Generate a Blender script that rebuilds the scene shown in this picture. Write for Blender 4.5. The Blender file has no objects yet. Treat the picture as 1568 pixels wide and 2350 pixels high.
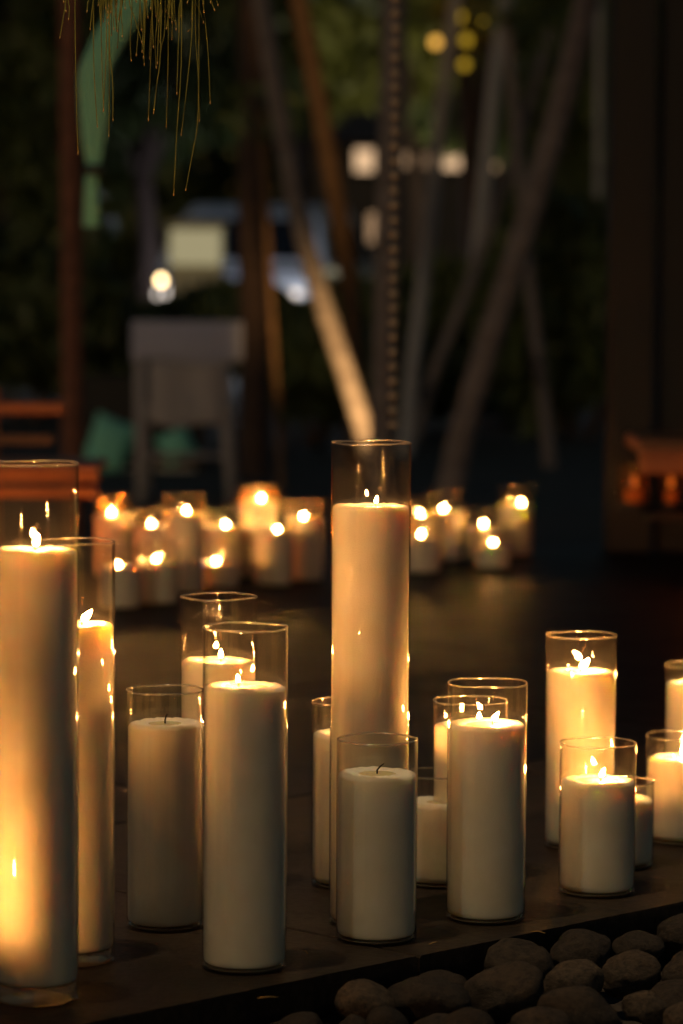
import bpy, math, random
from mathutils import Vector, Matrix, Euler, noise

R = math.radians
rnd = random.Random(7)
scn = bpy.context.scene
col = scn.collection

# ------------------------------------------------------------------ camera
F, CX, CY = 7600.0, 784.0, 1175.0        # focal length and centre in 1568 x 2350 picture units
HC = 0.83                                # camera height above the terrace
PITCH, ROLL = math.atan((CY - 592) / F), R(0.35)
CAMR = Euler((math.pi / 2 - PITCH, 0, 0)).to_matrix() @ Matrix.Rotation(ROLL, 3, 'Z')
CAMP = Vector((0, 0, HC))
cd = bpy.data.cameras.new('camera')
cam = bpy.data.objects.new('camera', cd)
col.objects.link(cam)
cam.matrix_world = Matrix.Translation(CAMP) @ CAMR.to_4x4()
cd.sensor_fit = 'HORIZONTAL'
cd.sensor_width = 24.0
cd.lens = F / 1568 * 24
cd.clip_start, cd.clip_end = 0.05, 5000
cd.dof.use_dof = True
cd.dof.focus_distance = 4.08
cd.dof.aperture_fstop = 4.2
scn.camera = cam

# ------------------------------------------------------------------ sky, light, exposure
world = bpy.data.worlds.new('World')
scn.world = world
world.use_nodes = True
wn = world.node_tree
bg = wn.nodes['Background']
sky = wn.nodes.new('ShaderNodeTexSky')
sky.sky_type = 'NISHITA'
sky.sun_disc = False
SUN_EL, SUN_AZ = 4.0, 209.0              # low light from behind and left of the camera
sky.sun_elevation = R(3)
sky.sun_rotation = R(SUN_AZ)
sky.air_density = 1.0
sky.dust_density = 1.2
sky.ozone_density = 1.6
wn.links.new(sky.outputs[0], bg.inputs['Color'])
bg.inputs['Strength'].default_value = 0.042
sl = bpy.data.lights.new('sun', 'SUN')
sl.energy = 0.15
sl.angle = R(1.5)
sl.color = (1.0, 0.80, 0.52)
sun = bpy.data.objects.new('sun', sl)
col.objects.link(sun)
az, el = R(SUN_AZ), R(SUN_EL)
sdir = Vector((math.sin(az) * math.cos(el), math.cos(az) * math.cos(el), math.sin(el)))
sun.rotation_euler = (-sdir).to_track_quat('-Z', 'Y').to_euler()

vs = scn.view_settings
vs.view_transform = 'Standard'
vs.look = 'None'
vs.exposure = 0.12
vs.gamma = 1.0
vs.use_curve_mapping = False
cy = scn.cycles
cy.use_denoising = True
cy.use_adaptive_sampling = True
cy.adaptive_threshold = 0.025
cy.max_bounces = 10
cy.diffuse_bounces = 4
cy.glossy_bounces = 4
cy.transmission_bounces = 2
cy.transparent_max_bounces = 80
cy.sample_clamp_indirect = 30.0
cy.caustics_reflective = False
cy.caustics_refractive = False
cy.blur_glossy = 0.3

FLAME = 2900.0                            # radiance of a candle flame


# ------------------------------------------------------------------ helpers
def ray(x, y):
    return CAMR @ Vector(((x - CX) / F, -(y - CY) / F, -1.0))


def on_z(x, y, z=0.0):
    """point where the pixel's ray meets the level z"""
    d = ray(x, y)
    return CAMP + d * ((z - HC) / d.z)


def at_y(x, y, dist):
    """point where the pixel's ray meets the upright plane at that distance"""
    d = ray(x, y)
    return CAMP + d * (dist / d.y)


def tag(o, label=None, cat=None, group=None, kind=None):
    if label: o['label'] = label
    if cat: o['category'] = cat
    if group: o['group'] = group
    if kind: o['kind'] = kind
    return o


def empty(name, loc=(0, 0, 0), rz=0.0):
    o = bpy.data.objects.new(name, None)
    col.objects.link(o)
    o.location = loc
    o.rotation_euler = (0, 0, rz)
    o.empty_display_size = 0.05
    return o


def link(name, me, mat=None, parent=None, loc=None, rot=None):
    o = bpy.data.objects.new(name, me)
    col.objects.link(o)
    if mat is not None and not me.materials:
        me.materials.append(mat)
    if parent is not None:
        o.parent = parent
    if loc is not None: o.location = loc
    if rot is not None: o.rotation_euler = rot
    return o


class MB:
    def __init__(self):
        self.v, self.f, self.smooth = [], [], []

    def add(self, vs, fs, smooth=False):
        n = len(self.v)
        self.v += [tuple(p) for p in vs]
        self.f += [tuple(i + n for i in f) for f in fs]
        self.smooth += [smooth] * len(fs)

    def box(self, c, s, rot=None, bev=0.0):
        hx, hy, hz = s[0] / 2, s[1] / 2, s[2] / 2
        c = Vector(c)
        M = rot if rot is not None else Matrix.Identity(3)
        if bev <= 0:
            P = [Vector((x, y, z)) for z in (-hz, hz) for y in (-hy, hy) for x in (-hx, hx)]
            fs = [(0, 2, 3, 1), (4, 5, 7, 6), (0, 1, 5, 4), (2, 6, 7, 3), (0, 4, 6, 2), (1, 3, 7, 5)]
        else:
            # chamfered box: 24 vertices
            b = min(bev, hx * .9, hy * .9, hz * .9)
            P, idx = [], {}
            for sx in (-1, 1):
                for sy in (-1, 1):
                    for sz in (-1, 1):
                        for a in range(3):
                            q = [sx * (hx - b), sy * (hy - b), sz * (hz - b)]
                            q[a] = (sx * hx, sy * hy, sz * hz)[a]
                            idx[(sx, sy, sz, a)] = len(P)
                            P.append(Vector(q))
            fs = []
            for a in range(3):
                o1, o2 = [(1, 2), (2, 0), (0, 1)][a]
                for s_ in (-1, 1):
                    seq = [(-1, -1), (1, -1), (1, 1), (-1, 1)]
                    if s_ < 0: seq.reverse()
                    f = []
                    for p, q in seq:
                        k = [0, 0, 0]
                        k[a], k[o1], k[o2] = s_, p, q
                        f.append(idx[(k[0], k[1], k[2], a)])
                    fs.append(tuple(f))
            for a in range(3):
                o1, o2 = [(1, 2), (2, 0), (0, 1)][a]
                for p in (-1, 1):
                    for q in (-1, 1):
                        k0, k1 = [0, 0, 0], [0, 0, 0]
                        k0[a], k0[o1], k0[o2] = -1, p, q
                        k1[a], k1[o1], k1[o2] = 1, p, q
                        f = (idx[(*k0, o1)], idx[(*k1, o1)], idx[(*k1, o2)], idx[(*k0, o2)])
                        fs.append(f if p * q > 0 else tuple(reversed(f)))
            for sx in (-1, 1):
                for sy in (-1, 1):
                    for sz in (-1, 1):
                        f = tuple(idx[(sx, sy, sz, a)] for a in range(3))
                        fs.append(f if sx * sy * sz > 0 else tuple(reversed(f)))
        self.add([c + M @ p for p in P], fs)
        return self

    def tube(self, pts, rad, seg=8, cap=True):
        pts = [Vector(p) for p in pts]
        rad = rad if isinstance(rad, (list, tuple)) else [rad] * len(pts)
        up = Vector((0.37, 0.91, 0.17))
        V, Fc = [], []
        for i, p in enumerate(pts):
            t = (pts[min(i + 1, len(pts) - 1)] - pts[max(i - 1, 0)]).normalized()
            a = t.cross(up).normalized()
            b = t.cross(a)
            for k in range(seg):
                w = 2 * math.pi * k / seg
                V.append(p + (a * math.cos(w) + b * math.sin(w)) * rad[i])
        for i in range(len(pts) - 1):
            for k in range(seg):
                k2 = (k + 1) % seg
                Fc.append((i * seg + k, i * seg + k2, (i + 1) * seg + k2, (i + 1) * seg + k))
        if cap:
            Fc.append(tuple(reversed(range(seg))))
            Fc.append(tuple(range((len(pts) - 1) * seg, len(pts) * seg)))
        self.add(V, Fc, True)
        return self

    def lathe(self, prof, seg=48, smooth=True, c=(0, 0, 0), closed=False):
        """prof: list of (r, z); r = 0 ends become points"""
        V, Fc, rows = [], [], []
        c = Vector(c)
        for r, z in prof:
            if r <= 1e-7:
                rows.append([len(V)])
                V.append(c + Vector((0, 0, z)))
            else:
                rows.append(list(range(len(V), len(V) + seg)))
                for k in range(seg):
                    w = 2 * math.pi * k / seg
                    V.append(c + Vector((r * math.cos(w), r * math.sin(w), z)))
        pairs = list(zip(rows[:-1], rows[1:]))
        if closed: pairs.append((rows[-1], rows[0]))
        for A, B in pairs:
            for k in range(seg):
                k2 = (k + 1) % seg
                if len(A) == 1 and len(B) == 1: continue
                if len(A) == 1: Fc.append((A[0], B[k2], B[k]))
                elif len(B) == 1: Fc.append((A[k], A[k2], B[0]))
                else: Fc.append((A[k], A[k2], B[k2], B[k]))
        self.add(V, Fc, smooth)
        return self

    def mesh(self, name, mat=None):
        me = bpy.data.meshes.new(name)
        me.from_pydata(self.v, [], self.f)
        me.polygons.foreach_set('use_smooth', self.smooth)
        if mat is not None: me.materials.append(mat)
        me.update()
        return me

    def build(self, name, mat, parent=None, loc=None, rot=None):
        return link(name, self.mesh(name, mat), None, parent, loc, rot)


def new_mat(name):
    m = bpy.data.materials.new(name)
    m.use_nodes = True
    nt = m.node_tree
    return m, nt, nt.nodes['Principled BSDF'], nt.nodes['Material Output']


def node(nt, typ, **kw):
    n = nt.nodes.new(typ)
    for k, v in kw.items():
        if k in n.inputs: n.inputs[k].default_value = v
        else: setattr(n, k, v)
    return n


def coords(nt, kind='Object', scale=(1, 1, 1)):
    tc = nt.nodes.new('ShaderNodeTexCoord')
    mp = nt.nodes.new('ShaderNodeMapping')
    mp.inputs['Scale'].default_value = scale
    nt.links.new(tc.outputs[kind], mp.inputs['Vector'])
    return mp.outputs['Vector']


def ramp(nt, fac, stops):
    r = nt.nodes.new('ShaderNodeValToRGB')
    cr = r.color_ramp
    while len(cr.elements) < len(stops): cr.elements.new(0.5)
    for e, (p, c) in zip(cr.elements, stops):
        e.position = p
        e.color = (*c, 1)
    nt.links.new(fac, r.inputs['Fac'])
    return r.outputs['Color']


def rough_mat(name, c1, c2, scale=8, rough=0.8, bump=0.2, stretch=(1, 1, 1), dist=0.01, detail=6, kind='Object', spec=0.5):
    m, nt, b, out = new_mat(name)
    v = coords(nt, kind, stretch)
    n = node(nt, 'ShaderNodeTexNoise', Scale=scale, Detail=detail, Roughness=0.6)
    nt.links.new(v, n.inputs['Vector'])
    nt.links.new(ramp(nt, n.outputs['Fac'], [(0.3, c1), (0.7, c2)]), b.inputs['Base Color'])
    b.inputs['Roughness'].default_value = rough
    b.inputs['Specular IOR Level'].default_value = spec
    if bump > 0:
        bp = node(nt, 'ShaderNodeBump', Strength=bump, Distance=dist)
        nt.links.new(n.outputs['Fac'], bp.inputs['Height'])
        nt.links.new(bp.outputs['Normal'], b.inputs['Normal'])
    return m


def emit_mat(name, c, s):
    m = bpy.data.materials.new(name)
    m.use_nodes = True
    nt = m.node_tree
    nt.nodes.remove(nt.nodes['Principled BSDF'])
    e = node(nt, 'ShaderNodeEmission', Strength=s)
    e.inputs['Color'].default_value = (*c, 1)
    nt.links.new(e.outputs[0], nt.nodes['Material Output'].inputs['Surface'])
    return m


def glass_mat(name, tint=(0.985, 0.985, 0.97), wave=0.13, f0=0.030, rough=0.018, dust=0.0020):
    """clear glass wall: Fresnel reflection over see-through glass"""
    m = bpy.data.materials.new(name)
    m.use_nodes = True
    nt = m.node_tree
    nt.nodes.remove(nt.nodes['Principled BSDF'])
    out = nt.nodes['Material Output']
    v = coords(nt, 'Object', (0.22, 0.22, 1.0))
    n = node(nt, 'ShaderNodeTexNoise', Scale=85.0, Detail=2.5)
    nt.links.new(v, n.inputs['Vector'])
    bp = node(nt, 'ShaderNodeBump', Strength=wave, Distance=0.0005)
    nt.links.new(n.outputs['Fac'], bp.inputs['Height'])
    vd = coords(nt, 'Object', (1.0, 1.0, 0.05))
    nd_ = node(nt, 'ShaderNodeTexNoise', Scale=190.0, Detail=2.0)
    nt.links.new(vd, nd_.inputs['Vector'])
    bq = node(nt, 'ShaderNodeBump', Strength=0.16, Distance=0.0005)
    nt.links.new(nd_.outputs['Fac'], bq.inputs['Height'])
    nt.links.new(bp.outputs['Normal'], bq.inputs['Normal'])
    bp = bq
    lw = node(nt, 'ShaderNodeLayerWeight', Blend=0.5)
    pw = node(nt, 'ShaderNodeMath', operation='POWER')
    pw.inputs[1].default_value = 4.2
    nt.links.new(lw.outputs['Facing'], pw.inputs[0])
    ma = node(nt, 'ShaderNodeMath', operation='MULTIPLY_ADD')
    ma.inputs[1].default_value = 0.95 - f0
    ma.inputs[2].default_value = f0
    nt.links.new(pw.outputs[0], ma.inputs[0])
    tr = node(nt, 'ShaderNodeBsdfTransparent')
    tr.inputs['Color'].default_value = (*tint, 1)
    gl = node(nt, 'ShaderNodeBsdfGlossy', Roughness=rough)
    nt.links.new(bp.outputs['Normal'], gl.inputs['Normal'])
    mx = node(nt, 'ShaderNodeMixShader')
    nt.links.new(ma.outputs[0], mx.inputs['Fac'])
    nt.links.new(tr.outputs[0], mx.inputs[1])
    nt.links.new(gl.outputs[0], mx.inputs[2])
    # smudges and soot that catch the light
    v2 = coords(nt, 'Object', (1, 1, 0.5))
    ns = node(nt, 'ShaderNodeTexNoise', Scale=26.0, Detail=5.0, Roughness=0.65)
    nt.links.new(v2, ns.inputs['Vector'])
    dr = node(nt, 'ShaderNodeMapRange')
    dr.inputs['From Min'].default_value = 0.35
    dr.inputs['From Max'].default_value = 0.75
    dr.inputs['To Min'].default_value = dust * 0.45
    dr.inputs['To Max'].default_value = dust * 1.9
    nt.links.new(ns.outputs['Fac'], dr.inputs['Value'])
    df = node(nt, 'ShaderNodeBsdfDiffuse')
    tl = node(nt, 'ShaderNodeBsdfTranslucent')
    for q in (df, tl): q.inputs['Color'].default_value = (0.8, 0.76, 0.7, 1)
    md = node(nt, 'ShaderNodeMixShader')
    md.inputs['Fac'].default_value = 0.5
    nt.links.new(df.outputs[0], md.inputs[1])
    nt.links.new(tl.outputs[0], md.inputs[2])
    mf = node(nt, 'ShaderNodeMixShader')
    nt.links.new(dr.outputs[0], mf.inputs['Fac'])
    nt.links.new(mx.outputs[0], mf.inputs[1])
    nt.links.new(md.outputs[0], mf.inputs[2])
    nt.links.new(mf.outputs[0], out.inputs['Surface'])
    return m


# ------------------------------------------------------------------ materials
M = {}
M['glass'] = glass_mat('clear_glass')
M['foot_glass'] = glass_mat('foot_glass', (0.93, 0.88, 0.76), 0.6, 0.05, 0.05, 0.14)
M['rim_glass'] = glass_mat('rim_glass', (0.9, 0.88, 0.82), 0.6, 0.20, 0.10, 0.10)
m, nt, b, out = new_mat('thick_glass')
b.inputs['Transmission Weight'].default_value = 1.0
b.inputs['Roughness'].default_value = 0.12
b.inputs['IOR'].default_value = 1.46
b.inputs['Base Color'].default_value = (0.97, 0.97, 0.94, 1)
M['thick_glass'] = m

m, nt, b, out = new_mat('wax')
v = coords(nt, 'Object')
n1 = node(nt, 'ShaderNodeTexNoise', Scale=520.0, Detail=3.0, Roughness=0.7)
n2 = node(nt, 'ShaderNodeTexNoise', Scale=28.0, Detail=4.0)
nt.links.new(v, n1.inputs['Vector'])
nt.links.new(v, n2.inputs['Vector'])
nt.links.new(ramp(nt, n2.outputs['Fac'], [(0.3, (0.81, 0.72, 0.56)), (0.7, (0.88, 0.80, 0.66))]), b.inputs['Base Color'])
b.inputs['Roughness'].default_value = 0.55
b.inputs['Subsurface Weight'].default_value = 0.68
b.inputs['Subsurface Radius'].default_value = (1.0, 0.70, 0.38)
b.inputs['Subsurface Scale'].default_value = 0.034
bp = node(nt, 'ShaderNodeBump', Strength=0.5, Distance=0.0015)
nt.links.new(n1.outputs['Fac'], bp.inputs['Height'])
nt.links.new(bp.outputs['Normal'], b.inputs['Normal'])
M['wax'] = m

m, nt, b, out = new_mat('melted_wax')
b.inputs['Base Color'].default_value = (0.80, 0.66, 0.36, 1)
b.inputs['Roughness'].default_value = 0.18
b.inputs['Subsurface Weight'].default_value = 0.6
b.inputs['Subsurface Radius'].default_value = (1.0, 0.5, 0.15)
b.inputs['Subsurface Scale'].default_value = 0.012
M['pool'] = m
M['wick'] = rough_mat('charred_wick', (0.006, 0.005, 0.004), (0.02, 0.015, 0.01), 400, 0.9, 0.3)


def flame_mat(name, c, s):
    m = bpy.data.materials.new(name)
    m.use_nodes = True
    nt = m.node_tree
    nt.nodes.remove(nt.nodes['Principled BSDF'])
    tc = nt.nodes.new('ShaderNodeTexCoord')
    sx = nt.nodes.new('ShaderNodeSeparateXYZ')
    nt.links.new(tc.outputs['Generated'], sx.inputs[0])
    mr = node(nt, 'ShaderNodeMapRange')
    mr.inputs['From Min'].default_value = 0.02
    mr.inputs['From Max'].default_value = 0.38
    mr.inputs['To Min'].default_value = 0.04 * s
    mr.inputs['To Max'].default_value = s
    nt.links.new(sx.outputs['Z'], mr.inputs['Value'])
    e = node(nt, 'ShaderNodeEmission')
    e.inputs['Color'].default_value = (*c, 1)
    nt.links.new(mr.outputs[0], e.inputs['Strength'])
    lw = node(nt, 'ShaderNodeLayerWeight', Blend=0.5)
    pw = node(nt, 'ShaderNodeMath', operation='POWER')
    pw.inputs[1].default_value = 2.2
    nt.links.new(lw.outputs['Facing'], pw.inputs[0])
    tr = node(nt, 'ShaderNodeBsdfTransparent')
    mx = node(nt, 'ShaderNodeMixShader')
    nt.links.new(pw.outputs[0], mx.inputs['Fac'])
    nt.links.new(e.outputs[0], mx.inputs[1])
    nt.links.new(tr.outputs[0], mx.inputs[2])
    nt.links.new(mx.outputs[0], nt.nodes['Material Output'].inputs['Surface'])
    return m


M['flame'] = flame_mat('flame', (1.0, 0.42, 0.105), FLAME)

# paving: dark brown slate, worn and slightly polished
m, nt, b, out = new_mat('slate_paving')
tc = nt.nodes.new('ShaderNodeTexCoord')
oi = nt.nodes.new('ShaderNodeObjectInfo')
va = node(nt, 'ShaderNodeVectorMath', operation='MULTIPLY_ADD')
va.inputs[1].default_value = (1, 1, 1)
cm = nt.nodes.new('ShaderNodeCombineXYZ')
mm = node(nt, 'ShaderNodeMath', operation='MULTIPLY')
mm.inputs[1].default_value = 60.0
nt.links.new(oi.outputs['Random'], mm.inputs[0])
nt.links.new(mm.outputs[0], cm.inputs['X'])
nt.links.new(mm.outputs[0], cm.inputs['Z'])
nt.links.new(tc.outputs['Object'], va.inputs[0])
nt.links.new(cm.outputs[0], va.inputs[2])
na = node(nt, 'ShaderNodeTexNoise', Scale=5.0, Detail=8.0, Roughness=0.62)
nb = node(nt, 'ShaderNodeTexNoise', Scale=95.0, Detail=5.0, Roughness=0.7)
for q in (na, nb): nt.links.new(va.outputs[0], q.inputs['Vector'])
c1 = ramp(nt, na.outputs['Fac'], [(0.3, (0.018, 0.0145, 0.0122)), (0.55, (0.030, 0.0237, 0.0195)), (0.75, (0.054, 0.042, 0.033))])
mr = ramp(nt, nb.outputs['Fac'], [(0.35, (0.6, 0.6, 0.6)), (0.72, (1.25, 1.2, 1.1)), (0.8, (2.6, 2.4, 2.1))])
mc = node(nt, 'ShaderNodeMix', data_type='RGBA', blend_type='MULTIPLY')
mc.inputs['Factor'].default_value = 1.0
nt.links.new(c1, mc.inputs['A'])
nt.links.new(mr, mc.inputs['B'])
nt.links.new(mc.outputs['Result'], b.inputs['Base Color'])
rr = node(nt, 'ShaderNodeMapRange')
rr.inputs['To Min'].default_value = 0.34
rr.inputs['To Max'].default_value = 0.55
nt.links.new(na.outputs['Fac'], rr.inputs['Value'])
nt.links.new(rr.outputs[0], b.inputs['Roughness'])
b.inputs['Specular IOR Level'].default_value = 0.06
b1 = node(nt, 'ShaderNodeBump', Strength=0.35, Distance=0.003)
nt.links.new(nb.outputs['Fac'], b1.inputs['Height'])
b2 = node(nt, 'ShaderNodeBump', Strength=0.4, Distance=0.012)
nt.links.new(na.outputs['Fac'], b2.inputs['Height'])
nt.links.new(b1.outputs['Normal'], b2.inputs['Normal'])
nt.links.new(b2.outputs['Normal'], b.inputs['Normal'])
M['slate'] = m
M['slate_dimmed'] = m.copy()  # darker bluish copy; dim light of the farther slabs put into its colour
M['slate_dimmed'].name = 'slate_dimmed'
for q in M['slate_dimmed'].node_tree.nodes:
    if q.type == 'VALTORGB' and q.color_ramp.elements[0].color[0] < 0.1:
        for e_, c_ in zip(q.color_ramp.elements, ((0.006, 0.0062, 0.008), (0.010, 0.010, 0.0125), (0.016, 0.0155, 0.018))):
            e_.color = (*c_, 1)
M['riser'] = rough_mat('ledge_wall', (0.03, 0.027, 0.024), (0.07, 0.06, 0.05), 14, 0.85, 0.4)
M['bed'] = rough_mat('bed_soil', (0.015, 0.012, 0.01), (0.04, 0.032, 0.025), 40, 0.95, 0.6)
M['ground'] = rough_mat('garden_ground', (0.018, 0.018, 0.014), (0.045, 0.04, 0.03), 3, 0.95, 0.5, dist=0.05)

# river stones, each with its own tone
m, nt, b, out = new_mat('river_stone')
oi = nt.nodes.new('ShaderNodeObjectInfo')
v = coords(nt, 'Object')
n1 = node(nt, 'ShaderNodeTexNoise', Scale=4.5, Detail=9.0, Roughness=0.68)
n2 = node(nt, 'ShaderNodeTexNoise', Scale=26.0, Detail=4.0)
nt.links.new(v, n1.inputs['Vector'])
nt.links.new(v, n2.inputs['Vector'])
tone = ramp(nt, oi.outputs['Random'], [(0.0, (0.022, 0.017, 0.013)), (0.5, (0.058, 0.043, 0.030)), (1.0, (0.115, 0.086, 0.058))])
mo = ramp(nt, n1.outputs['Fac'], [(0.34, (0.28, 0.27, 0.26)), (0.5, (0.9, 0.87, 0.82)), (0.62, (1.2, 1.15, 1.05)), (0.72, (2.0, 1.9, 1.7))])
mc = node(nt, 'ShaderNodeMix', data_type='RGBA', blend_type='MULTIPLY')
mc.inputs['Factor'].default_value = 1.0
nt.links.new(tone, mc.inputs['A'])
nt.links.new(mo, mc.inputs['B'])
nt.links.new(mc.outputs['Result'], b.inputs['Base Color'])
b.inputs['Roughness'].default_value = 0.85
b1 = node(nt, 'ShaderNodeBump', Strength=0.7, Distance=0.12)
nt.links.new(n1.outputs['Fac'], b1.inputs['Height'])
b2 = node(nt, 'ShaderNodeBump', Strength=0.6, Distance=0.03)
nt.links.new(n2.outputs['Fac'], b2.inputs['Height'])
nt.links.new(b1.outputs['Normal'], b2.inputs['Normal'])
nt.links.new(b2.outputs['Normal'], b.inputs['Normal'])
M['stone'] = m

M['needle'] = rough_mat('green_needle', (0.075, 0.085, 0.008), (0.17, 0.16, 0.018), 60, 0.5, 0.0)
M['needle_tip'] = rough_mat('dry_needle_tip', (0.24, 0.15, 0.04), (0.36, 0.23, 0.07), 200, 0.7, 0.0)
M['bark_grey'] = rough_mat('grey_palm_bark', (0.13, 0.105, 0.10), (0.26, 0.22, 0.21), 9, 0.9, 0.6, (1, 1, 3), 0.02)
M['bark_pale'] = rough_mat('pale_bark', (0.30, 0.29, 0.30), (0.48, 0.46, 0.46), 9, 0.9, 0.4, (1, 1, 3), 0.02)
M['bark_brown'] = rough_mat('brown_bark', (0.11, 0.06, 0.03), (0.22, 0.12, 0.055), 9, 0.9, 0.5, (1, 1, 3), 0.02)
M['bark_dark'] = rough_mat('dark_bark', (0.035, 0.02, 0.015), (0.07, 0.04, 0.03), 9, 0.9, 0.5, (1, 1, 3), 0.02)
M['bark_red'] = rough_mat('reddish_bark', (0.13, 0.055, 0.035), (0.24, 0.10, 0.06), 9, 0.9, 0.5, (1, 1, 3), 0.02)
M['leaf'] = rough_mat('dark_leaf', (0.045, 0.062, 0.016), (0.10, 0.13, 0.034), 3, 0.55, 0.0)
M['leaf_olive'] = rough_mat('olive_leaf', (0.09, 0.10, 0.02), (0.20, 0.21, 0.04), 3, 0.55, 0.0)
M['leaf_yellow'] = rough_mat('yellow_leaf', (0.30, 0.20, 0.01), (0.45, 0.33, 0.02), 3, 0.55, 0.0)
M['timber'] = rough_mat('dark_timber', (0.0028, 0.002, 0.0018), (0.006, 0.0042, 0.0036), 12, 0.6, 0.2, (1, 1, 0.08))
M['redwood'] = rough_mat('red_hardwood', (0.20, 0.075, 0.03), (0.34, 0.14, 0.055), 20, 0.45, 0.15, (0.1, 1, 1))
M['mint'] = rough_mat('mint_cloth', (0.20, 0.60, 0.44), (0.28, 0.70, 0.54), 60, 0.85, 0.2)
M['lilac'] = rough_mat('lilac_grey_canvas', (0.38, 0.39, 0.52), (0.47, 0.48, 0.62), 50, 0.85, 0.2)
M['grey_wood'] = rough_mat('weathered_wood', (0.32, 0.30, 0.31), (0.44, 0.41, 0.42), 20, 0.8, 0.2, (1, 1, 0.1))
M['white_cloth'] = rough_mat('white_cushion', (0.62, 0.57, 0.52), (0.72, 0.67, 0.62), 40, 0.85, 0.2)
M['car_paint'] = rough_mat('white_car_paint', (0.68, 0.70, 0.76), (0.72, 0.74, 0.80), 2, 0.25, 0.0)
M['car_glass'] = rough_mat('dark_car_glass', (0.006, 0.007, 0.009), (0.01, 0.011, 0.013), 2, 0.05, 0.0)
M['tyre'] = rough_mat('tyre_rubber', (0.012, 0.012, 0.012), (0.02, 0.02, 0.02), 30, 0.8, 0.2)
M['metal'] = rough_mat('dull_metal', (0.25, 0.24, 0.22), (0.36, 0.34, 0.31), 30, 0.35, 0.0)
M['metal'].node_tree.nodes['Principled BSDF'].inputs['Metallic'].default_value = 0.9
M['brass'] = rough_mat('aged_copper', (0.50, 0.40, 0.27), (0.68, 0.55, 0.38), 30, 0.5, 0.1)
M['brass'].node_tree.nodes['Principled BSDF'].inputs['Metallic'].default_value = 0.25
M['black_metal'] = rough_mat('black_metal', (0.01, 0.01, 0.01), (0.02, 0.02, 0.02), 30, 0.5, 0.0)
M['cream_wall'] = rough_mat('cream_render', (0.52, 0.48, 0.34), (0.62, 0.58, 0.43), 5, 0.9, 0.2)
M['house_wall'] = rough_mat('house_wall', (0.05, 0.045, 0.04), (0.08, 0.07, 0.06), 5, 0.9, 0.2)
M['roof'] = rough_mat('roof_tile', (0.02, 0.016, 0.014), (0.04, 0.03, 0.026), 8, 0.9, 0.3)
M['window_lit'] = emit_mat('lit_window', (1.0, 0.64, 0.36), 0.8)
M['window_dim'] = emit_mat('dim_lit_window', (1.0, 0.60, 0.32), 0.36)
M['bulb'] = emit_mat('lamp_bulb', (1.0, 0.70, 0.33), 11)
M['amber_bulb'] = emit_mat('amber_bulb', (1.0, 0.5, 0.08), 1.5)
M['gold_bulb'] = emit_mat('gold_bulb', (1.0, 0.60, 0.04), 0.6)
M['lantern_flame'] = emit_mat('lantern_flame', (1.0, 0.36, 0.07), 750)
M['lantern_flame_low'] = emit_mat('lantern_flame_low', (1.0, 0.36, 0.07), 200)
M['ember_flame'] = emit_mat('ember_flame', (1.0, 0.34, 0.08), 0.6)
M['headlight'] = emit_mat('headlight', (1.0, 0.86, 0.74), 2.2)
M['amber_glass'] = glass_mat('amber_glass', (1.0, 0.70, 0.40), 0.6, 0.04, 0.03, 0.03)

# ------------------------------------------------------------------ the ground, the terrace and its slabs
E1, E2 = on_z(219, 2346), on_z(1568, 2069.6)          # the ledge's front edge
ED = (E2 - E1).normalized()                            # along the edge
EN = Vector((-ED.y, ED.x, 0))                          # from the edge back into the terrace
J0 = on_z(706, 2138)                                   # a joint square to the edge
j_s = (J0 - E1).dot(ED)
TBACK = 9.65
GZ = -0.36                                             # the garden lies lower

g = MB()
g.add([(-2500, -2500, GZ), (2500, -2500, GZ), (2500, 2500, GZ), (-2500, 2500, GZ)], [(0, 1, 2, 3)])
tag(g.build('ground', M['ground']), kind='structure')

terrace = empty('terrace', (E1.x, E1.y, 0))
tag(terrace, kind='structure')
# the slabs, cut back along the far edge
SL, SD, GAP, TH = 1.15, 0.95, 0.004, 0.045


def clip_poly(poly, keep):
    outp = []
    for i in range(len(poly)):
        a, b_ = poly[i], poly[(i + 1) % len(poly)]
        ka, kb = keep(a), keep(b_)
        if ka >= 0: outp.append(a)
        if (ka >= 0) != (kb >= 0):
            outp.append(a + (b_ - a) * (ka / (ka - kb)))
    return outp


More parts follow.
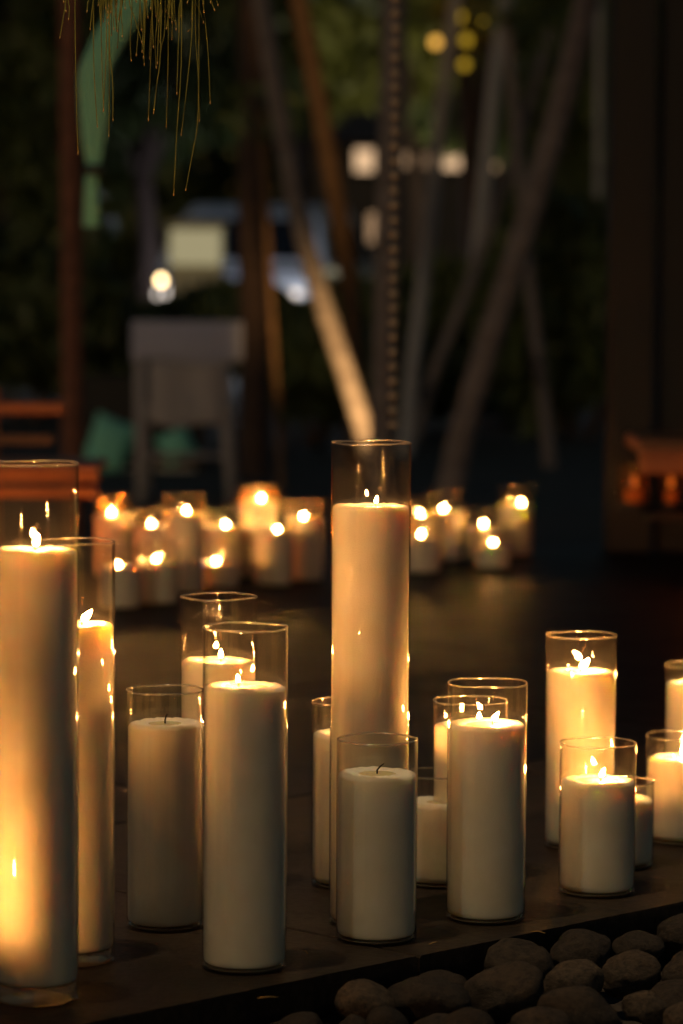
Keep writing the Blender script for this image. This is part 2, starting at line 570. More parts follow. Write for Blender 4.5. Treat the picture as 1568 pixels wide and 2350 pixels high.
for i in range(-8, 9):
    for j in range(0, 11):
        s0 = j_s + i * SL + GAP / 2 + (0.5 * SL if j % 2 else 0)
        t0 = j * SD + GAP / 2
        poly = [E1 + ED * s + EN * t for s, t in ((s0, t0), (s0 + SL - GAP, t0), (s0 + SL - GAP, t0 + SD - GAP), (s0, t0 + SD - GAP))]
        for p in poly: p.z = 0
        if j == 0 and abs(i) < 4:          # worn, chipped front edge
            a_, b_ = poly[0], poly[1]
            fr_e = []
            for q in range(1, 120):
                u = q / 120
                pp = a_.lerp(b_, u)
                c_ = 0.0016 * noise.noise(Vector((pp.x * 18, pp.y * 18, 3))) + 0.0012 * noise.noise(Vector((pp.x * 70, pp.y * 70, 7)))
                k_ = noise.noise(Vector((pp.x * 9, pp.y * 9, 11)))
                if k_ > 0.33: c_ += (k_ - 0.33) * 0.022
                fr_e.append(pp + EN * (0.001 + c_))
            poly = [poly[0]] + fr_e + poly[1:]
        poly = clip_poly(poly, lambda p: TBACK - p.y)
        poly = clip_poly(poly, lambda p: p.x + 5.5) if len(poly) > 2 else poly
        poly = clip_poly(poly, lambda p: 5.5 - p.x) if len(poly) > 2 else poly
        if len(poly) < 3: continue
        ctr = sum(poly, Vector()) / len(poly)
        zt = rnd.uniform(-0.0012, 0.0)
        bev = 0.003
        V = [(p - ctr) for p in poly]
        k = len(V)
        ins = [v_ * (1 - bev / max(v_.length, 0.02)) for v_ in V]
        verts = [Vector((v_.x, v_.y, zt)) for v_ in ins] + [Vector((v_.x, v_.y, zt - bev)) for v_ in V] + [Vector((v_.x, v_.y, -TH)) for v_ in V]
        fs = [tuple(range(k))]
        for q in range(k):
            q2 = (q + 1) % k
            fs.append((q, k + q, k + q2, q2))
            fs.append((k + q, 2 * k + q, 2 * k + q2, k + q2))
        mb = MB()
        mb.add(verts, fs)
        o = mb.build('paving_slab', M['slate' if j == 0 else 'slate_dimmed'], terrace)
        o.location = ctr - terrace.location
# the body under the slabs, set back from the edge
body = [E1 + ED * -9 + EN * 0.05, E1 + ED * 9 + EN * 0.05]
poly = [Vector((p.x, p.y, 0)) for p in body] + [Vector((E1 + ED * 9 + EN * 14).to_tuple()), Vector((E1 + ED * -9 + EN * 14).to_tuple())]
poly = clip_poly(poly, lambda p: TBACK - 0.05 - p.y)
poly = clip_poly(poly, lambda p: p.x + 5.45)
poly = clip_poly(poly, lambda p: 5.45 - p.x)
k = len(poly)
mb = MB()
mb.add([Vector((p.x, p.y, -TH - 0.001)) for p in poly] + [Vector((p.x, p.y, GZ - 0.05)) for p in poly],
       [tuple(range(k))] + [(q, k + q, k + (q + 1) % k, (q + 1) % k) for q in range(k)])
o = mb.build('terrace_base', M['riser'], terrace)
o.location = -terrace.location
# the stone bed in front of the ledge
BZ = -0.085
bedp = [E1 + ED * -6 + EN * 0.045, E1 + ED * -6 - EN * 5, E1 + ED * 6 - EN * 5, E1 + ED * 6 + EN * 0.045]
mb = MB()
mb.add([Vector((p.x, p.y, BZ)) for p in bedp], [(0, 1, 2, 3)])
tag(mb.build('stone_bed', M['bed']), kind='structure')

# ------------------------------------------------------------------ candles
CANDLE_GROUP = 'candles in glass cylinders'


def candle(label, cx, yb, w, yrim, ywax, lit=True, flame=(0, 0), tilt=0.0, fh=0.019, base=0.005, group='candles on the stone ledge', dia=None, seg=64, cxt=None, pool=0.5, wickx=0.0):
    """cx: picture x of the foot, yb: its lowest point, w: picture width, yrim / ywax: middle of rim and wax top"""
    P = on_z(cx, yb)
    hd = Vector((P.x, P.y, 0)).normalized()
    dist = Vector((P.x, P.y)).length
    if dia is None:
        r = w / 2 / F * dist / (1 - w / 2 / F)
    else:
        r = dia / 2
    C = Vector((P.x, P.y, 0)) + hd * r
    H = at_y(cx, yrim, C.y).z
    zw = at_y(cx, ywax, C.y).z
    t = 0.0013
    fh *= 0.66
    root = empty('glass_candle', C, rnd.uniform(0, 6.28))
    tag(root, label, 'candle', group)
    # glass wall: outer and inner skin
    nz = 6
    mb = MB()
    prof = [(r - 0.003, 0.0005), (r - 0.0008, 0.0015), (r, 0.004)]
    prof += [(r, 0.004 + (H - 0.008) * i / nz) for i in range(1, nz + 1)]
    mb.lathe(prof, seg)
    prof = [(r - t, base + 0.003 + (H - base - 0.007) * i / nz) for i in range(nz, -1, -1)]
    mb.lathe(prof, seg)
    gl = mb.build('glass_cylinder', M['glass'], root)
    # rounded rim
    mb = MB()
    rr_ = t / 2 + 0.0002
    wob = rnd.uniform(0, 6.28)
    mb.lathe([(r - t / 2 + rr_ * math.cos(a), H - 0.004 + rr_ * 1.5 * math.sin(a)) for a in [2 * math.pi * q / 8 for q in range(8)]], seg, closed=True)
    mb.v = [(x, y, z + 0.0006 * math.sin(3 * math.atan2(y, x) + wob)) for x, y, z in mb.v]
    mb.build('rim', M['rim_glass'], gl)
    # thick glass foot
    mb = MB()
    ri = r - 0.0035
    mb.lathe([(0, 0.002), (ri * 0.8, 0.002), (ri - 0.002, 0.0012), (ri, 0.004), (ri, base - 0.002), (ri - 0.003, base), (0, base)], seg)
    mb.build('glass_foot', M['foot_glass'], gl)
    # wax
    rw = r - t - 0.0004
    z0 = base + 0.0012
    sd = rnd.uniform(0, 100)
    mb = MB()
    prof = [(0, z0), (rw * 0.6, z0), (rw - 0.004, z0 + 0.0005), (rw - 0.001, z0 + 0.003), (rw, z0 + 0.008)]
    nb_ = max(4, int((zw - z0) / 0.04))
    prof += [(rw, z0 + 0.008 + (zw - 0.009 - z0 - 0.008) * i / nb_) for i in range(1, nb_)]
    top0 = len(prof)
    prof += [(rw, zw - 0.0056), (rw - 0.0006, zw - 0.0036), (rw - 0.0018, zw - 0.0019), (rw - 0.0042, zw - 0.0006), (rw * 0.84, zw + 0.0002),
             (rw * (0.5 * pool + 0.42), zw - 0.0004), (rw * (pool + 0.08), zw - 0.0011), (rw * pool, zw - 0.0030), (0, zw - 0.005)]
    mb.lathe(prof, seg)
    V = []
    tx, ty = rnd.uniform(-0.018, 0.018), rnd.uniform(-0.018, 0.018)
    for idx, (x, y, z) in enumerate(mb.v):
        if idx > (top0 - 1) * seg: z += tx * x + ty * y
        if idx > 1 + (top0 - 2) * seg and z > zw - 0.0050:
            a = math.atan2(y, x)
            n_ = noise.noise(Vector((math.cos(a) * 3 + sd, math.sin(a) * 3, 0.0))) * 0.0014
            n_ += noise.noise(Vector((x * 160 + sd, y * 160, 1.0))) * 0.0014
            n_ += noise.noise(Vector((x * 420 + sd, y * 420, 1.0))) * 0.0008
            z += n_
        V.append((x, y, z))
    mb.v = V
    wx = mb.build('wax', M['wax'], root)
    # melted pool round the wick
    mb = MB()
    mb.lathe([(rw * (pool + 0.07), zw - 0.0024), (rw * (pool + 0.04), zw - 0.0019), (rw * 0.3, zw - 0.0018), (0, zw - 0.0018)], 40)
    mb.build('melt_pool', M['pool'], wx)
    # wick and flame; picture-right is world +x
    inv = Matrix.Rotation(-root.rotation_euler.z, 3, 'Z')
    off = inv @ Vector((flame[0], flame[1], 0))
    lean = inv @ Vector((math.sin(wickx), 0.15 * math.sin(wickx), 0))
    zp = zw - 0.0020
    mb = MB()
    wl = 0.013 if not lit else 0.010
    pts = [off + Vector((0, 0, zp - 0.004)), off + Vector((0, 0, zp + wl * 0.35)), off + lean * wl * 0.45 + Vector((0, 0, zp + wl * 0.7)), off + lean * wl * 1.0 + Vector((0, 0, zp + wl * 0.95))]
    mb.tube(pts, [0.0011, 0.0011, 0.0010, 0.0006], 7)
    mb.build('wick', M['wick'], root)
    if lit:
        ax = inv @ Vector((math.sin(tilt), 0.1, math.cos(tilt)))
        ax.normalize()
        side = ax.orthogonal().normalized()
        s2 = ax.cross(side)
        fr = fh * 0.23
        mb = MB()
        prof = [(0.0, 0), (0.62, 0.10), (0.95, 0.24), (1.0, 0.36), (0.86, 0.54), (0.56, 0.74), (0.25, 0.91), (0, 1.0)]
        mb.lathe([(p * fr, q * fh) for p, q in prof], 12)
        o0 = off + Vector((0, 0, zp + 0.0045))
        mb.v = [tuple(o0 + side * x + s2 * y + ax * z + inv @ Vector((0.10 * math.sin(tilt) * z * z / fh, 0, 0))) for x, y, z in mb.v]
        mb.build('flame', M['flame'], root)
    return root


LD = 'candles on the stone ledge'
candle('tall candle with golden-lit side and thick clear glass foot, nearest the ledge corner', 82, 2317, 200, 1055, 1259, tilt=0.25, fh=0.021, base=0.021)
candle('tall slim-looking lit candle half hidden behind the thick-footed cylinder, flame leaning', 169, 2226, 191, 1235, 1431, tilt=0.65, fh=0.026, base=0.016, flame=(0.010, 0))
candle('unlit medium candle with black wick, between leaning-flame tall candle and wide glass cylinder', 378, 2143, 178, 1576, 1657, lit=False, wickx=0.2, pool=0.42)
candle('medium tall lit candle with low wax and broad empty glass, in front of jagged-glint cylinder', 560.5, 2240, 197, 1432, 1572, fh=0.015, tilt=-0.1, flame=(-0.008, 0))
candle('lit candle whose upper glass glitters with golden streaks, behind the broad empty glass', 500, 2070, 175, 1362, 1515, fh=0.018, flame=(0.003, 0), dia=0.1)
candle('lone very tall lit candle right behind the short unlit candle with bent wick', 845, 2135, 184, 1008, 1159, fh=0.015, tilt=0.15, flame=(0.006, -0.008))
candle('short unlit candle with bent black wick, standing in front of the lone tall candle', 863, 2173, 188, 1689, 1772, lit=False, wickx=0.7, pool=0.45)
candle('candle mostly hidden behind the foot of the lone tall candle', 799, 2046, 173, 1603, 1680, fh=0.018, flame=(0.02, 0))
candle('short unlit candle with crumbly pale top, tucked behind bent-wick candle and medium lit candle', 1011, 2042, 178, 1768, 1838, lit=False, pool=0.36)
candle('medium lit candle with chipped rim, near the ledge edge beside short unlit candle', 1114, 2125, 184, 1560, 1659, tilt=0.55, fh=0.020, flame=(0.007, 0))
candle('lit candle peeking out behind the medium lit candle with chipped rim', 1076, 2035, 172, 1601, 1662, fh=0.020, flame=(0.012, 0))
candle('taller lit candle with strongly leaning flame, behind a short lit candle', 1329, 1957, 163, 1451, 1539, tilt=0.62, fh=0.026)
candle('short lit candle with wide pale wax rim, in front of leaning-flame candle', 1369, 2064, 177, 1698, 1788, tilt=0.35, fh=0.019, flame=(0.004, 0), pool=0.55)
candle('smallest lit candle half hidden behind short candle with wide pale wax rim', 1416, 2001, 168, 1786, 1829, fh=0.018, flame=(-0.01, 0), dia=0.1)
candle('broad lit candle standing beyond the smallest half-hidden candle', 1565, 1944, 172, 1682, 1737, fh=0.020)
candle('candle in taller glass standing behind the broad lit one', 1598, 1868, 152, 1520, 1566, fh=0.02, dia=0.1)
# the row goes on past the picture's left and right edges
candle('short lit candle beside the thick-footed tall cylinder, beyond the ledge end', -300, 2390, 200, 2030, 2135, fh=0.033, dia=0.1)
candle('medium lit candle further along the ledge past thick-footed cylinder', -330, 2250, 190, 1440, 1560, fh=0.036, dia=0.1)
candle('very tall lit candle on the ledge past the thick-footed cylinder, nearest the stones', -460, 2498, 210, 1112, 1338, fh=0.026, dia=0.1)

FG = 'blurred candles at the back of the terrace'
fl = 'lit candle in the back cluster below the grey chair, '
fr_ = 'lit candle in the back cluster before the leaning trunk, '
for lab, cx, yb, yr, yw, fx in [
        (fl + 'by the green cushion', 259, 1328, 1134, 1181, -0.003),
        (fl + 'between two taller ones', 350, 1338, 1166, 1207, -0.003),
        (fl + 'tall, right below its leg', 422, 1368, 1134, 1177, 0.007),
        (fl + 'low one in the front row', 363, 1392, 1240, 1287, -0.005),
        (fl + 'low one in the front row', 277, 1402, 1252, 1301, -0.005),
        (fl + 'low one in the front row', 503, 1356, 1250, 1292, -0.008),
        (fl + 'behind the front row', 513, 1338, 1166, 1208, 0.005),
        (fl + 'the tallest of it', 594, 1332, 1114, 1148, 0.006),
        (fl + 'just before the tallest', 627, 1350, 1173, 1219, 0.011),
        (fl + 'tall one at its dark end', 699, 1338, 1147, 1189, -0.004),
        (fr_ + 'low one in front', 970, 1320, 1180, 1230, -0.006),
        (fr_ + 'hidden behind its low front one', 960, 1298, 1138, 1184, 0.005),
        (fr_ + 'tall, in its middle', 1024, 1292, 1121, 1171, -0.008),
        (fr_ + 'one behind its lowest candle', 1108, 1294, 1166, 1207, 0.0),
        (fr_ + 'lowest one of it', 1131, 1310, 1205, 1250, 0.001),
        (fr_ + 'tall one at its dark end', 1182, 1281, 1118, 1158, 0.016)]:
    candle(lab, cx, yb, 90, yr, yw, fh=0.0115, flame=(fx, -0.01), group=FG, dia=0.1, seg=40, tilt=rnd.uniform(-0.2, 0.3))

# ------------------------------------------------------------------ river stones
SG = 'river stones in the bed below the ledge'


def stone_mesh(seed):
    import bmesh
    bm = bmesh.new()
    bmesh.ops.create_icosphere(bm, subdivisions=4, radius=1.0)
    rs = random.Random(seed)
    o1 = Vector((rs.uniform(0, 50), rs.uniform(0, 50), rs.uniform(0, 50)))
    for v_ in bm.verts:
        p = v_.co.normalized()
        d = 1 + 0.24 * noise.noise(p * 0.9 + o1) + 0.10 * noise.noise(p * 2.0 + o1) + 0.03 * noise.noise(p * 5 + o1) + 0.012 * noise.noise(p * 12 + o1)
        q = p * d
        # rounded-square cross-section
        v_.co = Vector((math.copysign(abs(q.x) ** 0.96, q.x), math.copysign(abs(q.y) ** 0.96, q.y), math.copysign(abs(q.z) ** 0.98, q.z)))
    me = bpy.data.meshes.new('river_stone')
    bm.to_mesh(me)
    bm.free()
    me.polygons.foreach_set('use_smooth', [True] * len(me.polygons))
    me.materials.append(M['stone'])
    return me


SM = [stone_mesh(i) for i in range(14)]
placed = []


def stone(p, rx, ry, rz, yaw, label):
    o = link('river_stone', rnd.choice(SM), None, None, p, (rnd.uniform(-0.25, 0.25), rnd.uniform(-0.2, 0.2), yaw))
    o.scale = (rx, ry, rz)
    tag(o, label, 'stone', SG)
    placed.append((p, max(rx, ry)))


def crop(x, y):
    return (1350 + 0.882 * x) / 1.743, (3400 + 0.882 * y) / 1.743


SLAB = 'rounded brown river stone lying in the bed below the ledge'
SLABS = ['pale rough stone touching the ledge below the short lit candle', 'flat brown stone against the ledge below the medium lit candle',
         'large dark stone overlapping the flat brown one', 'small pale stone wedged behind dark rounded stones', 'dark rounded stone in front of the small pale wedged one',
         'dark low stone farthest along the shaded ledge foot', 'speckled pale stone between the rough one and the big corner stone', 'big stone against the ledge below the small half-hidden candle',
         'grey speckled stone in front of the pale rough one', 'rounded stone under the big corner stone', 'brown stone between large dark stone and grey speckled one',
         'wide low stone before the brown one, its top faintly lit', 'small dull stone before the grey speckled one', SLAB, SLAB, SLAB, SLAB]
for x0, x1, y0, y1, zc in [(960, 1258, 385, 555, -0.060), (655, 985, 457, 590, -0.072), (572, 962, 530, 760, -0.058), (335, 585, 565, 700, -0.085),
                           (243, 592, 585, 800, -0.066), (-20, 272, 605, 800, -0.072), (1263, 1475, 375, 515, -0.078), (1450, 1740, 305, 480, -0.058),
                           (1188, 1472, 478, 650, -0.07), (1468, 1760, 462, 670, -0.07), (925, 1210, 525, 690, -0.085), (905, 1295, 655, 860, -0.07),
                           (1290, 1510, 645, 790, -0.088), (120, 320, 715, 880, -0.095), (440, 720, 748, 900, -0.085), (780, 1060, 725, 900, -0.092),
                           (1475, 1700, 690, 850, -0.085)]:
    px, py = crop((x0 + x1) / 2, (y0 + y1) / 2)
    zc = -0.032
    while True:            # lift the stone until it clears the ledge
        p = on_z(px, py, zc)
        rx = (x1 - x0) / 2 * 0.882 / 1.743 / F * p.y
        if -(p - E1).dot(EN) > rx * 0.98 or zc > 0.004: break
        zc += 0.002
    rz = max(min((y1 - y0) / 2 * 0.882 / 1.743 / F * p.y, 0.05), rx * 0.70)
    stone(p, rx, rx * rnd.uniform(0.78, 0.95), rz, 0.0, SLABS[len(placed)])
tries = 0
while tries < 2600 and len(placed) < 85:
    tries += 1
    s, t = rnd.uniform(-0.1, 1.5), rnd.uniform(0.02, 0.62)
    p = E1 + ED * s - EN * t
    p.z = rnd.uniform(-0.062, -0.046)
    r = rnd.uniform(0.034, 0.06)
    if t < r * 0.8: continue
    if any((Vector((p.x, p.y)) - Vector((q.x, q.y))).length < (r + rq) * 0.80 for q, rq in placed): continue
    if p.y > 4.5 or p.y < 3.0: continue
    stone(p, r, r * rnd.uniform(0.7, 0.95), r * rnd.uniform(0.6, 0.78), rnd.uniform(0, 6.28), SLAB)

# ------------------------------------------------------------------ hanging she-oak twig, in focus
DN = 4.15
twig_pts = [at_y(60, -330, DN + 0.15), at_y(180, -300, DN), at_y(300, -285, DN - 0.03), at_y(430, -270, DN + 0.02), at_y(520, -230, DN + 0.05)]
tw = empty('sheoak_branch', twig_pts[0])
tag(tw, 'drooping green needles of a she-oak branch hanging above the candles', 'branch')
mb = MB()
mb.tube([p - twig_pts[0] for p in twig_pts], [0.006, 0.005, 0.0045, 0.0035, 0.002], 8)
mb.build('twig', M['bark_brown'], tw)


def nc(x, y):      # coordinates of the 150..950 crop -> picture units
    return (150 + x * 0.5102) / 1.743, (y * 0.5102) / 1.743


tips = [(175, 300, 225, -40), (243, 155, 240, -40), (318, 1210, 295, -60), (412, 232, 440, -60), (470, 995, 440, 330), (515, 875, 540, -50), (560, 1070, 560, 200),
        (592, 945, 565, 330), (600, 230, 580, -60), (628, 375, 675, -60), (820, 335, 715, -40), (735, 478, 740, 100), (776, 435, 806, -50), (838, 510, 846, 150),
        (870, 945, 905, -60), (878, 460, 910, -40), (910, 890, 965, 400), (932, 535, 940, 120), (940, 500, 975, -40), (958, 510, 1000, 200), (1010, 995, 1026, -50),
        (1010, 228, 1035, -60), (1093, 738, 1125, -60), (1110, 255, 1125, -60), (1127, 1060, 1215, 200), (1068, 1530, 1128, 500), (1162, 1492, 1262, 850), (1270, 950, 1238, 200),
        (1305, 182, 1235, -40), (1355, 812, 1298, -40), (1390, 82, 1365, -60), (1418, 46, 1385, -60), (388, 95, 405, -60), (475, 45, 480, -60), (688, 72, 685, -60),
        (930, 130, 920, -60), (978, 95, 975, -60), (855, 15, 860, -90), (775, 15, 760, -90), (205, 22, 195, -90), (520, 865, 500, 120), (1180, 245, 1212, 190), (1088, 235, 1060, 90), (665, 290, 660, 100)]
for _ in range(42):
    tx_ = rnd.choice([rnd.uniform(480, 640), rnd.uniform(820, 1100), rnd.uniform(200, 1400)])
    tips.append((tx_, abs(rnd.gauss(0, 1)) * 190 + 15, tx_ + rnd.uniform(-25, 25), -90))
for tx, ty, sx, sy in tips:
    dd = DN + rnd.uniform(-0.05, 0.07)
    a = at_y(*nc(tx, ty), dd)
    b_ = at_y(*nc(sx, sy), dd)
    slope = (b_ - a)
    topx = b_ + Vector((rnd.uniform(-0.004, 0.004), 0, 0))
    # start on the twig
    fx = (topx.x - twig_pts[0].x) / (twig_pts[-1].x - twig_pts[0].x)
    ti = min(max(fx * 4, 0), 3.99)
    tp = twig_pts[int(ti)].lerp(twig_pts[int(ti) + 1], ti - int(ti))
    c1_ = b_ + Vector((0, 0, (tp.z - b_.z) * 0.5)) + (tp - b_) * 0.12
    P = []
    ctrl = [tp, c1_, b_, (a + b_) / 2 + Vector((rnd.uniform(-0.002, 0.002), 0, 0)), a]
    n_ = 14
    for i in range(n_ + 1):       # Catmull-Rom through the control points
        u = i / n_ * 4
        k = min(int(u), 3)
        f = u - k
        p0, p1, p2, p3 = ctrl[max(k - 1, 0)], ctrl[k], ctrl[k + 1], ctrl[min(k + 2, 4)]
        P.append(0.5 * ((2 * p1) + (p2 - p0) * f + (2 * p0 - 5 * p1 + 4 * p2 - p3) * f * f + (3 * p1 - p0 - 3 * p2 + p3) * f ** 3) - twig_pts[0])
    mb = MB()
    mb.tube(P, [0.00080] * 5 + [0.00070] * 6 + [0.00062] * 4, 6)
    nd = mb.build('needle', M['needle'], tw)
    mb = MB()
    d_ = (P[-1] - P[-2]).normalized()
    mb.tube([P[-1] - d_ * 0.0025, P[-1] - d_ * 0.001, P[-1] + d_ * 0.0006], [0.00065, 0.00085, 0.0005], 6)
    mb.build('needle_tip', M['needle_tip'], nd)

# ------------------------------------------------------------------ trees and leaves


def leaf_quads(mb, c, rad, n, size, rs, flat=0.0):
    for _ in range(n):
        while True:
            q = Vector((rs.uniform(-1, 1), rs.uniform(-1, 1), rs.uniform(-1, 1)))
            if 0.05 < q.length < 1: break
        q = q * (q.length ** -0.35 if rs.random() < 0.6 else 1)
        p = Vector((c[0] + q.x * rad[0], c[1] + q.y * rad[1], c[2] + q.z * rad[2]))
        s = size * rs.uniform(0.6, 1.35)
        e = Euler((rs.uniform(0, 6.28), rs.uniform(0, 6.28), rs.uniform(0, 6.28))).to_matrix()
        a, b2_ = e @ Vector((s, 0, 0)), e @ Vector((0, s * 0.38, 0))
        mid = e @ Vector((0, 0, s * 0.10))
        mb.add([p - a, p - b2_ + mid, p + a, p + b2_ + mid], [(0, 1, 2, 3)])


def fronds(mb, top, n, length, rs):
    for i in range(n):
        an = 6.283 * i / n + rs.uniform(-0.2, 0.2)
        up = rs.uniform(-0.1, 0.9)
        prev = Vector(top)
        d = Vector((math.cos(an), math.sin(an), up)).normalized()
        for sg in range(9):
            nxt = prev + d * length / 9
            d = (d + Vector((0, 0, -0.17))).normalized()
            sd_ = d.cross(Vector((0, 0, 1))).normalized()
            for sgn in (-1, 1):
                for q in range(3):
                    b0 = prev.lerp(nxt, q / 3)
                    L = length * 0.26 * math.sin(math.pi * (sg + 1.3) / 10.5)
                    tip = b0 + sd_ * sgn * L + d * L * 0.5 + Vector((0, 0, -L * 0.35))
                    w_ = d * 0.022
                    mb.add([b0, b0 + w_, tip, ], [(0, 1, 2)])
            prev = nxt


def trunk_tree(name, label, cat, pts, dist, wpx, mat, top=None, rings=True, group=None, crown='palm'):
    """pts: picture points down the trunk's middle; the foot goes down to the garden"""
    P = [at_y(x, y, dist) for x, y in pts]
    w = wpx / 2 / F * dist
    d_top = (P[0] - P[1]).normalized()
    d_bot = (P[-1] - P[-2]).normalized()
    if P[-1].z > GZ + 0.02:
        dd = Vector((d_bot.x * 0.6, 0, d_bot.z)).normalized()
        P.append(P[-1] + dd * ((GZ - 0.05 - P[-1].z) / dd.z))
    else:
        P[-1].z = GZ - 0.05
    ztop = top or 6.5
    lead = []
    z = P[0].z
    q = P[0].copy()
    dd = d_top.copy()
    while q.z < ztop:
        dd = (dd + Vector((0, 0, 0.1))).normalized()
        q = q + dd * 0.5
        lead.append(q.copy())
    full = list(reversed(lead)) + P
    # resample finely, with leaf-scar rings
    fine, rad = [], []
    for a, b_ in zip(full[:-1], full[1:]):
        n_ = max(2, int((b_ - a).length / 0.045))
        for i in range(n_):
            fine.append(a.lerp(b_, i / n_))
    fine.append(full[-1])
    # smooth
    for _ in range(12):
        fine = [fine[0]] + [(fine[i - 1] + fine[i] * 2 + fine[i + 1]) / 4 for i in range(1, len(fine) - 1)] + [fine[-1]]
    L = len(fine)
    rs = random.Random(int(wpx * 10 + pts[0][0]))
    for i in range(L):
        u = i / (L - 1)
        k = w * (0.86 + 0.22 * u + (0.12 * max(0, u - 0.93) / 0.07))
        if rings: k *= 1 + 0.035 * (1 if i % 3 == 0 else -0.4) + rs.uniform(-0.015, 0.015)
        rad.append(k)
    foot = Vector((full[-1].x, full[-1].y, GZ))
    root = empty(name, foot)
    tag(root, label, cat, group)
    mb = MB()
    mb.tube([p - foot for p in fine], rad, 14)
    mb.build('trunk', mat, root)
    mb = MB()
    if crown == 'palm': fronds(mb, full[0] - foot, 13, 2.3, rs)
    elif crown == 'leaf': leaf_quads(mb, full[0] - foot, (1.6, 1.6, 1.1), 1500, 0.12, rs)
    else: leaf_quads(mb, full[0] - foot, (0.22, 0.22, 0.16), 60, 0.05, rs)
    mb.build('crown', M['leaf'], root)
    return root


TG = 'trunks in the garden behind the terrace'
trunk_tree('palm_tree', 'reddish upright trunk beside the mint green curtain', 'tree', [(160, 0), (164, 480), (166, 900)], 14.0, 50, M['bark_red'], group=TG)
trunk_tree('palm_tree', 'dark brown upright trunk crossing the parked white car', 'tree', [(578, 0), (580, 500), (584, 880)], 18.0, 64, M['bark_dark'], group=TG)
trunk_tree('palm_tree', 'leaning grey palm trunk with brightly lit foot behind the lone tall candle', 'tree', [(600, 0), (640, 250), (690, 520), (738, 690), (800, 870), (876, 1120)], 16.0, 44, M['bark_grey'], group=TG)
trunk_tree('garden_tree', 'thin brown leaning trunk between lit palm trunk and hanging chain', 'tree', [(690, 20), (735, 250), (775, 480), (805, 660), (812, 800)], 19.0, 42, M['bark_brown'], group=TG, crown='leaf')
trunk_tree('palm_tree', 'grey trunk right behind the hanging chain', 'tree', [(905, 0), (898, 300), (888, 640), (880, 980)], 15.0, 56, M['bark_grey'], group=TG)
trunk_tree('garden_tree', 'pale bluish thin trunk leaning beside the hanging chain', 'tree', [(1045, 0), (1012, 250), (982, 560), (946, 850)], 20.0, 32, M['bark_pale'], group=TG, crown='leaf')
trunk_tree('garden_tree', 'thin pale trunk behind the golden bulbs', 'tree', [(1162, 0), (1135, 180), (1112, 420), (1085, 700)], 24.0, 32, M['bark_pale'], group=TG, crown='leaf')
trunk_tree('palm_tree', 'long leaning grey-brown trunk beside the dark timber wall', 'tree', [(1352, -20), (1292, 230), (1226, 460), (1170, 640), (1110, 820), (1055, 1010)], 15.0, 58, M['bark_grey'], group=TG)
trunk_tree('garden_tree', 'slim pale upright trunk at the corner of the dark timber wall', 'tree', [(1376, 0), (1374, 430), (1370, 800)], 26.0, 16, M['bark_pale'], group=TG, crown='leaf')
trunk_tree('garden_tree', 'dim grey stem leaning between long leaning trunk and timber wall', 'tree', [(1195, 420), (1222, 700), (1256, 980)], 19.0, 30, M['bark_grey'], top=1.8, group=TG, crown='tuft')
trunk_tree('garden_tree', 'dim thin stem crossing behind the long leaning trunk', 'tree', [(1160, 420), (1080, 650), (985, 880)], 21.0, 28, M['bark_grey'], top=1.9, group=TG, crown='tuft')
trunk_tree('garden_tree', 'slender warm-lit sapling stem beside dark brown trunk', 'tree', [(612, 480), (622, 700), (640, 960)], 17.0, 16, M['bark_brown'], top=1.5, group=TG, crown='tuft')

# shrubs, hedge and trees further back
rs = random.Random(3)


def shrub(label, x, y, dist, rx, rz, n, mat, name='shrub', size=0.1, group='shrubs in the garden'):
    c = at_y(x, y, dist)
    root = empty(name, (c.x, c.y, GZ))
    tag(root, label, 'shrub', group)
    mb = MB()
    zc = c.z - GZ
    for _ in range(5):
        q = Vector((rs.uniform(-0.5, 0.5) * rx, rs.uniform(-0.4, 0.4) * rx, rs.uniform(-0.3, 0.3) * rz))
        mb.tube([(q.x * 0.3, q.y * 0.3, 0), (q.x, q.y, zc * 0.7), (q.x * 1.4, q.y * 1.4, zc)], [0.02, 0.013, 0.005], 6)
    mb.build('stem', M['bark_brown'], root)
    mb = MB()
    for _ in range(7):
        q = Vector((rs.uniform(-0.6, 0.6) * rx, rs.uniform(-0.5, 0.5) * rx, zc + rs.uniform(-0.55, 0.5) * rz))
        leaf_quads(mb, q, (rx * 0.55, rx * 0.5, rz * 0.5), n // 7, size, rs)
    mb.build('foliage', mat, root)
    return root


shrub('dark leafy shrub below the parked white car', 640, 725, 25.0, 0.75, 0.30, 2600, M['leaf'])
shrub('dark leafy shrub behind the garden lamp', 420, 735, 27.0, 0.7, 0.32, 2600, M['leaf'])
shrub('dark leafy shrub behind the reddish trunk', 60, 700, 24.0, 1.1, 0.7, 4200, M['leaf'])
shrub('dark leafy shrub behind the foot of the long leaning trunk', 1130, 800, 23.0, 0.9, 0.6, 4000, M['leaf'])
shrub('dark leafy shrub behind the hanging chain', 900, 760, 24.0, 0.6, 0.5, 3000, M['leaf'])
shrub('dark leafy shrub beside the dark timber wall', 1330, 720, 22.0, 0.7, 0.9, 4000, M['leaf'])
shrub('olive shrub by the dark chairs under the sapling', 700, 880, 21.0, 0.6, 0.4, 2200, M['leaf'])


